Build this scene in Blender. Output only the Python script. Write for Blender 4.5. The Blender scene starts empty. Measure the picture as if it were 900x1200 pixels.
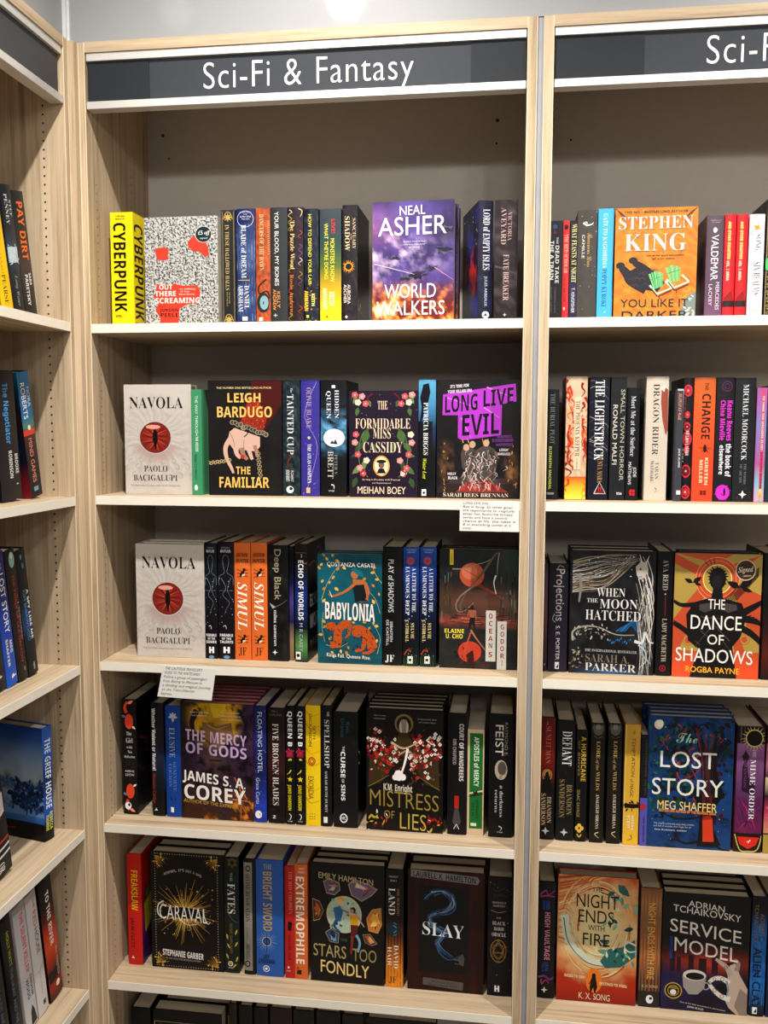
import bpy, math, random
from mathutils import Vector, Matrix, noise

# ------------------------------------------------------------------ camera, world, lights, exposure
SC = bpy.context.scene
COL = SC.collection
ZO = 1.97                                    # height of the first (top) shelf board above the floor
CAM = Vector((0.8809, -1.8533, -0.2181 + ZO))
YAW, PITCH, ROLL, FPX = -0.1378, -0.0905, 0.0028, 1073.3
_f = Vector((math.sin(YAW)*math.cos(PITCH), math.cos(YAW)*math.cos(PITCH), math.sin(PITCH)))
_r = Vector((math.cos(YAW), -math.sin(YAW), 0))
_u = _r.cross(_f)
_r, _u = math.cos(ROLL)*_r + math.sin(ROLL)*_u, -math.sin(ROLL)*_r + math.cos(ROLL)*_u
cam = bpy.data.cameras.new('camera'); cam.sensor_fit = 'VERTICAL'; cam.sensor_height = 36
cam.lens = FPX*36/1200
camo = bpy.data.objects.new('camera', cam); COL.objects.link(camo)
camo.matrix_world = Matrix(((_r.x, _u.x, -_f.x, CAM.x), (_r.y, _u.y, -_f.y, CAM.y), (_r.z, _u.z, -_f.z, CAM.z), (0, 0, 0, 1)))
SC.camera = camo
vs = SC.view_settings
SC.display_settings.display_device = 'sRGB'
vs.view_transform = 'Standard'; vs.look = 'None'; vs.gamma = 1; vs.use_curve_mapping = False
vs.exposure = -0.16

wd = bpy.data.worlds.new('shop_ambience'); SC.world = wd; wd.use_nodes = True
wd.node_tree.nodes['Background'].inputs[0].default_value = (1.0, 0.97, 0.93, 1)
wd.node_tree.nodes['Background'].inputs[1].default_value = 0.26

def spot(name, loc, target, power, ang=120, rad=0.05, blend=0.5, col=(1, .955, .9)):
    l = bpy.data.lights.new(name, 'SPOT'); l.energy = power; l.spot_size = math.radians(ang)
    l.spot_blend = blend; l.shadow_soft_size = rad; l.color = col
    o = bpy.data.objects.new(name, l); COL.objects.link(o); o.location = loc
    o.rotation_euler = (Vector(target)-Vector(loc)).to_track_quat('-Z', 'Y').to_euler()
    return o
spot('ceiling_spotlight', (.50, -.82, 1.30+ZO), (.46, -.20, -1.2+ZO), 240, 104, .028, 1)
spot('ceiling_spotlight', (1.75, -.82, 1.30+ZO), (1.5, -.20, -1.2+ZO), 190, 104, .035, 1)
spot('ceiling_spotlight', (.27, -1.5, 1.31+ZO), (.2, -.1, -.4+ZO), 14, 120, .06, .8)
for x_ in (.1, 1.6):
    spot('track_spotlight', (x_, -2.5, .84+ZO), (x_+.15, 0, .22+ZO), 38, 84, .05, 1)
# rows of shop lights far behind the photographer
for i, x in enumerate((-.4, 1.3, 2.8)):
    l = bpy.data.lights.new('far_shop_light', 'AREA'); l.energy = 20; l.size = .35; l.color = (1, .97, .93)
    o = bpy.data.objects.new('far_shop_light', l); COL.objects.link(o); o.location = (x, -4.6, 1.1+ZO)
    o.rotation_euler = (Vector((.5, 0, -.3+ZO))-o.location).to_track_quat('-Z', 'Y').to_euler()

# ------------------------------------------------------------------ helpers
def un(x, y, ax, c):
    """the point where the sight line of photograph pixel (x, y) meets the plane  axis ax = c"""
    d = _f + _r*((x-450)/FPX) - _u*((y-600)/FPX)
    return CAM + d*((c-CAM[ax])/d[ax])

def lin(h):
    if not isinstance(h, str): return tuple(h)
    o = []
    for i in (0, 2, 4):
        c = int(h[i:i+2], 16)/255
        o.append(c/12.92 if c <= .04045 else ((c+.055)/1.055)**2.4)
    return tuple(o)
def mix(a, b, t):
    a, b = lin(a), lin(b); t = max(0, min(1, t))
    return tuple(p+(q-p)*t for p, q in zip(a, b))
def nz(x, y, s=1, seed=0, o=4):
    return .5+.5*noise.fractal(Vector((x*s+seed*7.3, y*s-seed*3.1, seed*1.7)), .6, 2.0, o)

def mat(name, rough=.5, spec=.5, metal=0, coat=0):
    m = bpy.data.materials.new(name); m.use_nodes = True
    b = m.node_tree.nodes['Principled BSDF']
    b.inputs['Roughness'].default_value = rough; b.inputs['Metallic'].default_value = metal
    b.inputs['Specular IOR Level'].default_value = spec; b.inputs['Coat Weight'].default_value = coat
    return m, b, m.node_tree.nodes, m.node_tree.links

def plain(name, col, rough=.5, spec=.5, metal=0, vary=.06, scale=30, bump=0):
    m, b, N, L = mat(name, rough, spec, metal)
    tc = N.new('ShaderNodeTexCoord'); no = N.new('ShaderNodeTexNoise'); no.inputs['Scale'].default_value = scale
    no.inputs['Detail'].default_value = 4
    cr = N.new('ShaderNodeValToRGB'); c = lin(col)
    cr.color_ramp.elements[0].position = .3; cr.color_ramp.elements[1].position = .7
    cr.color_ramp.elements[0].color = (*[v*(1-vary) for v in c], 1)
    cr.color_ramp.elements[1].color = (*[min(1, v*(1+vary)) for v in c], 1)
    L.new(tc.outputs['Object'], no.inputs['Vector']); L.new(no.outputs['Fac'], cr.inputs['Fac'])
    L.new(cr.outputs['Color'], b.inputs['Base Color'])
    if bump:
        bp = N.new('ShaderNodeBump'); bp.inputs['Strength'].default_value = bump; bp.inputs['Distance'].default_value = .001
        L.new(no.outputs['Fac'], bp.inputs['Height']); L.new(bp.outputs['Normal'], b.inputs['Normal'])
    return m

def wood(name, axis, base='b39d80', dark='907c62', light='c4af93'):
    m, b, N, L = mat(name, .55, .3)
    tc = N.new('ShaderNodeTexCoord'); mp = N.new('ShaderNodeMapping')
    sc = [42, 42, 42]; sc[axis] = 1.3; mp.inputs['Scale'].default_value = sc
    n1 = N.new('ShaderNodeTexNoise'); n1.inputs['Scale'].default_value = 1.6; n1.inputs['Detail'].default_value = 5
    n1.inputs['Distortion'].default_value = .5
    n2 = N.new('ShaderNodeTexNoise'); n2.inputs['Scale'].default_value = 9; n2.inputs['Detail'].default_value = 3
    mp2 = N.new('ShaderNodeMapping'); s2 = [4, 4, 4]; s2[axis] = .7; mp2.inputs['Scale'].default_value = s2
    n3 = N.new('ShaderNodeTexNoise'); n3.inputs['Scale'].default_value = 1.5
    cr = N.new('ShaderNodeValToRGB'); e = cr.color_ramp.elements
    e[0].position = .38; e[0].color = (*lin(dark), 1); e[1].position = .64; e[1].color = (*lin(light), 1)
    x = e.new(.5); x.color = (*lin(base), 1)
    mx = N.new('ShaderNodeMath'); mx.operation = 'MULTIPLY_ADD'; mx.inputs[1].default_value = .55
    m3 = N.new('ShaderNodeMath'); m3.operation = 'MULTIPLY_ADD'; m3.inputs[1].default_value = .3
    m4 = N.new('ShaderNodeMath'); m4.operation = 'MULTIPLY'; m4.inputs[1].default_value = .2
    L.new(tc.outputs['Object'], mp.inputs['Vector']); L.new(tc.outputs['Object'], mp2.inputs['Vector'])
    L.new(mp.outputs[0], n1.inputs['Vector']); L.new(mp.outputs[0], n2.inputs['Vector']); L.new(mp2.outputs[0], n3.inputs['Vector'])
    L.new(n3.outputs['Fac'], m4.inputs[0]); L.new(n2.outputs['Fac'], m3.inputs[0]); L.new(m4.outputs[0], m3.inputs[2])
    L.new(n1.outputs['Fac'], mx.inputs[0]); L.new(m3.outputs[0], mx.inputs[2])
    L.new(mx.outputs[0], cr.inputs['Fac']); L.new(cr.outputs['Color'], b.inputs['Base Color'])
    bp = N.new('ShaderNodeBump'); bp.inputs['Strength'].default_value = .15; bp.inputs['Distance'].default_value = .0006
    L.new(n2.outputs['Fac'], bp.inputs['Height']); L.new(bp.outputs['Normal'], b.inputs['Normal'])
    return m

WX, WY, WZ = wood('oak_along_x', 0), wood('oak_along_y', 1), wood('oak_along_z', 2)
EDGE = plain('cream_edge_band', 'e6dfd0', .45, vary=.02)
BAND = plain('pale_edge_band', 'e0cdb0', .4, vary=.03)
BACK = plain('taupe_back_board', 'b5aea6', .6, .3, vary=.025, scale=60)
SLATE = plain('slate_sign_panel', '34383e', .55, .15, vary=.04, scale=90, bump=.1)
SLATE2 = plain('slate_sign_end', '23272c', .55, .15, vary=.04, scale=90)
ALU = plain('brushed_aluminium', 'd6d4cf', .38, metal=.55, vary=.03)
GROOVE = plain('grey_filler_strip', '8c8c90', .5)
DARKP = plain('dark_hole', '241c15', .8)
WHITEP = plain('white_vinyl', 'f4f2ea', .5, vary=0)
CARDM = plain('white_card', 'dcdad4', .7, vary=.01)
WALLM = plain('painted_wall', '909192', .5, .5, vary=.015, scale=200, bump=.05)
for n_ in WALLM.node_tree.nodes:
    if n_.type == 'BSDF_PRINCIPLED':
        n_.inputs['Coat Weight'].default_value = .35; n_.inputs['Coat Roughness'].default_value = .06
FLOORM = plain('pale_bounce_floor', 'b4aa9a', .95, .1, vary=.2, scale=300, bump=.5)  # unseen floor, made pale to bounce light up under the shelves
CEILM = plain('white_ceiling', 'e4e2dc', .8, vary=.01)

def vcol_mat(name, rough, spec=.5, vary=0):
    m, b, N, L = mat(name, rough, spec)
    a = N.new('ShaderNodeVertexColor'); a.layer_name = 'print'
    L.new(a.outputs['Color'], b.inputs['Base Color'])
    tc = N.new('ShaderNodeTexCoord'); no = N.new('ShaderNodeTexNoise'); no.inputs['Scale'].default_value = 700
    bp = N.new('ShaderNodeBump'); bp.inputs['Strength'].default_value = .06; bp.inputs['Distance'].default_value = .0003
    L.new(tc.outputs['Object'], no.inputs['Vector']); L.new(no.outputs['Fac'], bp.inputs['Height'])
    L.new(bp.outputs['Normal'], b.inputs['Normal'])
    return m
COVER = vcol_mat('printed_book_cover', .4, .22)
PRINT = vcol_mat('printed_ink', .4, .22)
PAGES = vcol_mat('page_edges', .85, .1)
_m = PAGES; _N = _m.node_tree.nodes; _L = _m.node_tree.links
_w = _N.new('ShaderNodeTexWave'); _w.inputs['Scale'].default_value = 900; _w.inputs['Distortion'].default_value = 3
_t = _N.new('ShaderNodeTexCoord'); _L.new(_t.outputs['Object'], _w.inputs['Vector'])
_b2 = _N.new('ShaderNodeBump'); _b2.inputs['Strength'].default_value = .4; _b2.inputs['Distance'].default_value = .0004
_L.new(_w.outputs['Fac'], _b2.inputs['Height']); _L.new(_b2.outputs['Normal'], _N['Principled BSDF'].inputs['Normal'])

def link(name, me, parent=None, mats=()):
    o = bpy.data.objects.new(name, me); COL.objects.link(o)
    for m in mats: me.materials.append(m)
    if parent: o.parent = parent
    return o
def empty(name, label=None, cat=None, group=None):
    o = bpy.data.objects.new(name, None); COL.objects.link(o); o.empty_display_size = .02
    if label: o['label'] = label; o['category'] = cat
    if group: o['group'] = group
    return o
def boxes(name, bl, m, parent=None, bevel=0):
    """one mesh of boxes (x0,x1,y0,y1,z0,z1[,material index])"""
    v, f, mi = [], [], []
    for b in bl:
        x0, x1, y0, y1, z0, z1 = b[:6]; k = len(v)
        v += [(x0, y0, z0), (x1, y0, z0), (x1, y1, z0), (x0, y1, z0), (x0, y0, z1), (x1, y0, z1), (x1, y1, z1), (x0, y1, z1)]
        f += [tuple(k+i for i in q) for q in ((0, 3, 2, 1), (4, 5, 6, 7), (0, 1, 5, 4), (1, 2, 6, 5), (2, 3, 7, 6), (3, 0, 4, 7))]
        mi += [b[6] if len(b) > 6 else 0]*6
    me = bpy.data.meshes.new(name); me.from_pydata(v, [], f)
    ms = m if isinstance(m, (list, tuple)) else [m]
    o = link(name, me, parent, ms)
    me.polygons.foreach_set('material_index', mi)
    if bevel:
        bv = o.modifiers.new('edge', 'BEVEL'); bv.width = bevel; bv.segments = 2; bv.limit_method = 'ANGLE'
    return o
def struct(name, bl, m):
    o = boxes(name, bl, m); o['kind'] = 'structure'; return o

def set_cols(me, cols):
    at = me.color_attributes.new('print', 'FLOAT_COLOR', 'POINT')
    fl = []
    for c in cols: fl += [c[0]**1.25*.96, c[1]**1.25*.96, c[2]**1.25*.96, 1.0]
    at.data.foreach_set('color', fl)

# ------------------------------------------------------------------ lettering: glyph outlines as small flat meshes
GLY = {}
# Blender's built-in typeface also holds the mathematical alphabets: serif, bold sans, bold italic and script letters
ALPHA = {'G': (0, 0), 'S': (0x1d400, -.010), 'g': (0, -.010), 'B': (0x1d5d4, 0), 'I': (0x1d468, -.004), 'P': (0x1d4d0, -.004)}
def _mesh_of(s, off, res):
    cu = bpy.data.curves.new('glyph', 'FONT'); cu.body = s; cu.resolution_u = res; cu.offset = off
    ob = bpy.data.objects.new('glyph', cu); me = bpy.data.meshes.new_from_object(ob)
    v = [(q.co.x, q.co.y) for q in me.vertices]; f = [tuple(p.vertices) for p in me.polygons]
    bpy.data.objects.remove(ob); bpy.data.curves.remove(cu); bpy.data.meshes.remove(me)
    return v, f
CAPH = {}
def glyph(font, ch, res=2):
    k = (font, ch, res)
    if k in GLY: return GLY[k]
    if ch == ' ': GLY[k] = (.45, [], []); return GLY[k]
    base, off = ALPHA[font]; c = ch
    if base:
        if 'A' <= ch <= 'Z': c = chr(base+ord(ch)-65)
        elif 'a' <= ch <= 'z': c = chr(base+26+ord(ch)-97)
        else: GLY[k] = glyph('G', ch, res); return GLY[k]
    if 'dot' not in CAPH: CAPH['dot'] = max(q[0] for q in _mesh_of('.', 0, 2)[0])
    if font not in CAPH: CAPH[font] = max(q[1] for q in _mesh_of(chr(base+7) if base else 'H', 0, 2)[0])
    H = CAPH[font]; v, f = _mesh_of(c, off, res)
    adv = max(q[0] for q in _mesh_of(c+'.', 0, 2)[0])-CAPH['dot']
    GLY[k] = (adv/H, [(x/H, y/H) for x, y in v], f)
    return GLY[k]
def layout(s, font, res=2, track=0):
    x = 0; out = []
    for ch in s:
        a, v, f = glyph(font, ch, res); out.append((x, v, f)); x += a+track
    return out, max(x-track, .01)

# ------------------------------------------------------------------ printing on a flat or rounded face
class Art:
    """flat print: polygons in photograph-crop units inside box=(x0,y0,x1,y1), mapped to a w x h face"""
    def __init__(s, box, w, h, place, cols=1):
        s.uc = None; s.box = box; s.w = w; s.h = h; s.place = place; s.cols = cols
        s.sets = {'art': ([], [], []), 'txt': ([], [], [])}; s.n = 0
    def uv(s, x, y):
        b = s.box
        return (x-b[0])/(b[2]-b[0])*s.w, s.h*(1-(y-b[1])/(b[3]-b[1]))
    def clampuv(s, p):
        e = .0002
        return min(max(p[0], e), s.w-e), min(max(p[1], e), s.h-e)
    def poly(s, pts, c, k='art', flat=True):
        V, F, C = s.sets[k]; b = len(V); Q = [s.clampuv(s.uv(*p)) for p in pts]
        uc = min(max(s.w/2, min(q[0] for q in Q)), max(q[0] for q in Q)) if flat else None   # lie flat on the outermost point of a rounded spine
        for i, q in enumerate(Q):
            V.append((q[0], q[1], s.n, q[0] if uc is None else uc))
            C.append(lin(c[i]) if isinstance(c, list) else lin(c))
        F.append(tuple(range(b, b+len(pts)))[::-1])
A = None
def _nx(): A.n += 1
def r(x0, y0, x1, y1, c):
    _nx(); n = A.cols
    for i in range(n):
        a, b = x0+(x1-x0)*i/n, x0+(x1-x0)*(i+1)/n
        A.poly([(a, y0), (b, y0), (b, y1), (a, y1)], c, 'art', False)
def g(x0, y0, x1, y1, cs):
    """vertical blend of printed colours"""
    _nx(); n = A.cols; m = len(cs)-1
    for i in range(n):
        a, b = x0+(x1-x0)*i/n, x0+(x1-x0)*(i+1)/n
        for j in range(m):
            p, q = y0+(y1-y0)*j/m, y0+(y1-y0)*(j+1)/m
            A.poly([(a, p), (b, p), (b, q), (a, q)], [cs[j], cs[j], cs[j+1], cs[j+1]], 'art', False)
def p(pts, c): _nx(); A.poly(pts, c)
def o(x, y, rr, c, ry=None, n=18, a0=0, a1=360):
    _nx(); ry = ry or rr*abs((A.box[3]-A.box[1])/(A.box[2]-A.box[0])*A.w/A.h)
    A.poly([(x+rr*math.cos(math.radians(a0+(a1-a0)*i/n)), y+ry*math.sin(math.radians(a0+(a1-a0)*i/n))) for i in range(n+(a1-a0 != 360))], c)
def ring(x, y, rr, w, c, n=22, ry=None):
    _nx(); k = (ry or rr)/rr
    for i in range(n):
        a, b = 2*math.pi*i/n, 2*math.pi*(i+1)/n
        A.poly([(x+rr*math.cos(a), y+k*rr*math.sin(a)), (x+rr*math.cos(b), y+k*rr*math.sin(b)),
                (x+(rr-w)*math.cos(b), y+k*(rr-w)*math.sin(b)), (x+(rr-w)*math.cos(a), y+k*(rr-w)*math.sin(a))], c)
def l(pts, w, c, w1=None):
    """a printed line with a taper from w to w1"""
    _nx(); n = len(pts); w1 = w if w1 is None else w1; P = []
    for i, (x, y) in enumerate(pts):
        a = pts[max(0, i-1)]; b = pts[min(n-1, i+1)]; dx, dy = b[0]-a[0], b[1]-a[1]; d = math.hypot(dx, dy) or 1
        ww = (w+(w1-w)*i/max(1, n-1))/2; P.append(((x-dy/d*ww, y+dx/d*ww), (x+dy/d*ww, y-dx/d*ww)))
    for i in range(n-1): A.poly([P[i][0], P[i+1][0], P[i+1][1], P[i][1]], c)
def curve(pts, w, c, w1=None, k=5):
    """a smooth printed line through pts"""
    Q = [pts[0]]+list(pts)+[pts[-1]]; out = []
    for i in range(1, len(Q)-2):
        for j in range(k):
            t = j/k; a = []
            for e in (0, 1):
                p0, p1, p2, p3 = Q[i-1][e], Q[i][e], Q[i+1][e], Q[i+2][e]
                a.append(.5*(2*p1+(p2-p0)*t+(2*p0-5*p1+4*p2-p3)*t*t+(3*p1-p0-3*p2+p3)*t**3))
            out.append(tuple(a))
    out.append(pts[-1]); l(out, w, c, w1)
def leaf(x, y, ln, ang, c, fat=.35):
    a = math.radians(ang); ca, sa = math.cos(a)*ln, math.sin(a)*ln
    p([(x, y), (x+ca*.35-sa*fat*.5, y+sa*.35+ca*fat*.5), (x+ca*.7-sa*fat*.35, y+sa*.7+ca*fat*.35), (x+ca, y+sa),
       (x+ca*.7+sa*fat*.35, y+sa*.7-ca*fat*.35), (x+ca*.35+sa*fat*.5, y+sa*.35-ca*fat*.5)], c)
def star(x, y, rr, c, n=5, inner=.45, rot=-90):
    p([(x+(rr if i % 2 == 0 else rr*inner)*math.cos(math.radians(rot+180*i/n)), y+(rr if i % 2 == 0 else rr*inner)*math.sin(math.radians(rot+180*i/n))) for i in range(2*n)], c)
def flower(x, y, rr, c, cc='f0c040', n=5):
    for i in range(n):
        a = 2*math.pi*i/n; o(x+rr*.55*math.cos(a), y+rr*.55*math.sin(a), rr*.5, c, rr*.5, 7)
    o(x, y, rr*.28, cc, rr*.28, 6)
def rays(x, y, r0, r1, n, w, c, seed=0, jit=.35):
    R = random.Random(seed)
    for i in range(n):
        a = 2*math.pi*i/n+R.uniform(-.1, .1); b = r1*(1-jit*R.random())
        l([(x+r0*math.cos(a), y+r0*math.sin(a)), (x+b*math.cos(a), y+b*math.sin(a))], w, c, w*.3)
def dots(seed, n, x0, y0, x1, y1, ra, rb, cs, star_=0):
    R = random.Random(seed); _nx()
    for i in range(n):
        x, y, q = R.uniform(x0, x1), R.uniform(y0, y1), R.uniform(ra, rb); c = R.choice(cs)
        a0 = R.random()*6; k = 5
        A.poly([(x+q*math.cos(a0+6.283*j/k), y+q*math.sin(a0+6.283*j/k)) for j in range(k)], c)
def leaves(seed, n, x0, y0, x1, y1, ra, rb, cs, fat=.4):
    R = random.Random(seed)
    for i in range(n): leaf(R.uniform(x0, x1), R.uniform(y0, y1), R.uniform(ra, rb), R.uniform(0, 360), R.choice(cs), fat)
def fld(fn, nx=36, ny=54, x0=None, y0=None, x1=None, y1=None):
    """printed picture ground: fn(u, v) -> colour, u right, v down, 0..1 over the region"""
    _nx(); b = A.box; x0 = b[0] if x0 is None else x0; y0 = b[1] if y0 is None else y0
    x1 = b[2] if x1 is None else x1; y1 = b[3] if y1 is None else y1
    V, F, C = A.sets['art']; k = len(V)
    for j in range(ny+1):
        for i in range(nx+1):
            q = A.clampuv(A.uv(x0+(x1-x0)*i/nx, y0+(y1-y0)*j/ny)); V.append((q[0], q[1], A.n, q[0])); C.append(lin(fn(i/nx, j/ny)))
    for j in range(ny):
        for i in range(nx):
            a = k+j*(nx+1)+i; F.append((a, a+nx+1, a+nx+2, a+1))
def _text(s, font, org, ex, ey, c, res=3):
    gs, W = layout(s, font, res); _nx(); V, F, C = A.sets['txt']; cc = lin(c)
    xs = [org[0], org[0]+ex[0], org[0]+ey[0]]; uc = min(max(A.w/2, min(xs)), max(xs))
    for x, v, f in gs:
        b = len(V)
        for q in v:
            a, bb = (q[0]+x)/W, q[1]
            w = A.clampuv((org[0]+ex[0]*a+ey[0]*bb, org[1]+ex[1]*a+ey[1]*bb)); V.append((w[0], w[1], A.n, uc)); C.append(cc)
        for t in f: F.append(tuple(b+i for i in t))
def t(s, x0, y0, x1, y1, c, font='G', sh=None, tilt=0):
    """horizontal lettering whose capitals fill x0..x1, y0..y1; tilt lifts its right end"""
    if sh: t(s, x0+sh[0], y0+sh[0], x1+sh[0], y1+sh[0], sh[1], font, None, tilt)
    a = A.uv(x0, y1); b = A.uv(x1, y1-tilt); h = A.uv(x0, y0)
    _text(s, font, a, (b[0]-a[0], b[1]-a[1]), (0, h[1]-a[1]), c)
def v(s, y0, y1, x0, x1, c, font='G', sh=None):
    """lettering reading down a spine: from y0 to y1, letter feet at x0, heads at x1"""
    if sh: v(s, y0+sh[0], y1+sh[0], x0+sh[0], x1+sh[0], sh[1], font)
    a = A.uv(x0, y0); b = A.uv(x0, y1); h = A.uv(x1, y0)
    _text(s, font, a, (0, b[1]-a[1]), (h[0]-a[0], 0), c)

def bake(art, root, dep0, side):
    st = min(.000012, .0007/max(1, art.n))
    for k, nm in (('art', side+'_artwork'), ('txt', side+'_lettering')):
        V, F, C = art.sets[k]
        if not V: continue
        root.setdefault(nm, ([], [], []))
        v2, f2, c2 = root[nm]; b = len(v2)
        v2 += [art.place(x, y, dep0+n*st, uc) for x, y, n, uc in V]; f2 += [tuple(b+i for i in q) for q in F]; c2 += C

# ------------------------------------------------------------------ a book
PAGECOL = ['d9cfbb', 'd3c8b2', 'ddd4c2', 'cfc3ac']
RB = random.Random(5)
def make_book(label, group, w, h, th, cover, spine=None, spine_fn=None, front_fn=None, back_fn=None, sbox=None, fbox=None,
              hard=True, pages=None, M=Matrix(), bulge=None):
    """a book standing on its tail: spine towards -y, front board towards +x, tail at z=0"""
    global A
    root = empty('hardback_book' if hard else 'paperback_book', label, 'book', group)
    root.matrix_world = M
    bt = .0024 if hard else .0007; bg = (.0016 if hard else .0003) if bulge is None else bulge
    lip = .003 if hard else .0002
    hx = th/2; n = 8 if bg > .0005 else 1
    sx = lambda u: -hx+th*u
    sy = lambda u: .0018 - bg*(1-(2*u-1)**2) if hard else -bg*(1-(2*u-1)**2)
    outer = [(-hx, w)]+[(sx(i/n), sy(i/n)) for i in range(n+1)]+[(hx, w)]
    prof = outer+[(hx-bt, w), (hx-bt, bt+.002), (-hx+bt, bt+.002), (-hx+bt, w)]
    N = len(prof); V, F, C = [], [], []
    cc, sc_ = lin(cover), lin(spine or cover)
    for i in range(N):                                   # side faces keep their own vertices so board and spine colours stay crisp
        j = (i+1) % N; b = len(V)
        V += [(*prof[i], 0), (*prof[j], 0), (*prof[j], h), (*prof[i], h)]; F.append((b+1, b, b+3, b+2)[::-1])
        C += [sc_ if 1 <= i <= n else cc]*4
    for z in (0, h):
        # U-shaped rim: back board, spine, front board
        quads = [[(-hx, w), (-hx, bt+.002), (-hx+bt, bt+.002), (-hx+bt, w)], [(hx-bt, w), (hx-bt, bt+.002), (hx, bt+.002), (hx, w)],
                 [(-hx, bt+.002)]+[(sx(i/n), sy(i/n)) for i in range(n+1)]+[(hx, bt+.002)]]
        for q in quads:
            b = len(V); V += [(*a, z) for a in q]; ids = tuple(range(b, b+len(q))); F.append(ids if z else ids[::-1]); C += [cc]*len(q)
    me = bpy.data.meshes.new('cover'); me.from_pydata(V, [], F); set_cols(me, C)
    link('cover', me, root, [COVER])
    pg = pages or RB.choice(PAGECOL)
    o1 = boxes('page_block', [(-hx+bt, hx-bt, bt+.002, w-lip, lip, h-lip)], PAGES, root); set_cols(o1.data, [lin(pg)]*8)
    sets = {}
    if spine_fn:
        A = Art(sbox, th, h, lambda x, y, d, uc: (x-hx, sy(uc/th)-d, y), 8 if n > 1 else 1); spine_fn(); bake(A, sets, .00018 if n > 1 else .0001, 'spine')
    if front_fn:
        A = Art(fbox or (0, 0, 100, 150), w, h, lambda x, y, d, uc: (hx+d, x, y)); front_fn(); bake(A, sets, .00008, 'front_cover')
    if back_fn:
        A = Art(fbox or (0, 0, 100, 150), w, h, lambda x, y, d, uc: (-hx-d, w-x, y)); back_fn(); bake(A, sets, .00008, 'back_cover')
    for nm, (v2, f2, c2) in sets.items():
        me = bpy.data.meshes.new(nm); me.from_pydata(v2, [], f2); set_cols(me, c2); link(nm, me, root, [PRINT])
    return root
def dup(root, M, label):
    q = root.copy(); COL.objects.link(q); q.matrix_world = M; q['label'] = label
    for ch in list(root.children):
        c = ch.copy(); COL.objects.link(c); c.parent = q
    return q

# current crop (origin, scale), shelf and recess
K_ = [0, 0, 1]; ROW = {}
def K(x, y, s): K_[:] = [x, y, s]
def px(x, y): return K_[0]+x*K_[2], K_[1]+y*K_[2]
def row(z, rec, group): ROW.update(z=z+ZO, rec=rec, g=group)
def sp(x0, x1, yt, yb, cover, label, fn=None, yaw=0, lean=0, dep=.153, rec=None, **k):
    """spine-out book; x0, x1 its spine's edges at mid height, yt its head, yb its tail, in crop pixels"""
    rc = ROW['rec'] if rec is None else rec
    ym = (yt+yb)/2; a = un(*px(x0, ym), 1, rc); b = un(*px(x1, ym), 1, rc); top = un(*px((x0+x1)/2, yt), 1, rc)
    if .93 < a.x < .9515: a.x = .9515                    # stands clear of the side panel
    th = (b.x-a.x)*.985/max(.6, math.cos(math.radians(yaw))); h = top.z-ROW['z']
    M = Matrix.Translation(((a.x+b.x)/2, rc, ROW['z']+.0004)) @ Matrix.Rotation(math.radians(yaw), 4, 'Z')
    if lean:
        s = -th/2 if lean < 0 else th/2
        M = M @ Matrix.Translation((s, 0, 0)) @ Matrix.Rotation(math.radians(lean), 4, 'Y') @ Matrix.Translation((-s, 0, 0))
    return make_book(label, ROW['g'], dep, h, th, cover, spine_fn=fn, sbox=(x0, yt, x1, yb), M=M, **k)
def fo(x0, x1, yt, yb, cover, label, fn, th=.03, copies=(), yaw=0, rec=None, dz=0, **k):
    """face-out book; x0, x1 its cover's edges at mid height"""
    rc = ROW['rec'] if rec is None else rec
    ym = (yt+yb)/2; a = un(*px(x0, ym), 1, rc); b = un(*px(x1, ym), 1, rc); top = un(*px((x0+x1)/2, yt), 1, rc)
    w = (b.x-a.x)*.992/math.cos(math.radians(yaw)); h = top.z-ROW['z']
    def MM(i, dx=0): return Matrix.Translation((a.x+.001+dx, rc+i*(th+.0012), ROW['z']+.0004)) @ Matrix.Rotation(math.radians(yaw), 4, 'Z') @ Matrix.Translation((0, th/2, 0)) @ Matrix.Rotation(-math.pi/2, 4, 'Z')
    rt = make_book(label, ROW['g'], w, h, th, cover, front_fn=fn, fbox=(x0, yt, x1, yb), M=MM(0), **k)
    for i, (dx, lb) in enumerate(copies): dup(rt, MM(i+1, dx), lb)
    return rt
XL = -.028-.055
def lb(b0, b1, t0, t1, yb, yt, cover, label, fn=None, dep=.15, h=None, ln=None, **k):
    """book of the left bookcase, spine towards +x; pixels of its foot (b0,b1 at yb) and head (t0,t1 at yt) in crop units"""
    a = un(*px(b0, yb), 0, XL); b = un(*px(b1, yb), 0, XL); q = un(*px((t0+t1)/2, yt), 0, XL)
    mid = (a.y+b.y)/2; dz = q.z-ROW['z']; dy = q.y-mid; ln = math.atan2(-dy, dz) if ln is None else math.radians(ln); hh = h or math.hypot(dy, dz)
    th = (b.y-a.y)*.985*math.cos(ln)
    M = Matrix.Translation((XL, b.y, ROW['z']+.0004)) @ Matrix.Rotation(ln, 4, 'X') @ Matrix.Translation((0, -th/2, 0)) @ Matrix.Rotation(math.pi/2, 4, 'Z')
    # lift so that the lower corner rests on the board
    low = min((M @ Vector((s*th/2, 0, 0))).z for s in (-1, 1)); M = Matrix.Translation((0, 0, ROW['z']+.0004-low)) @ M
    return make_book(label, ROW['g'], dep, hh, th, cover, spine_fn=fn, sbox=(0, 0, 100, 1000), M=M, **k)

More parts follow.
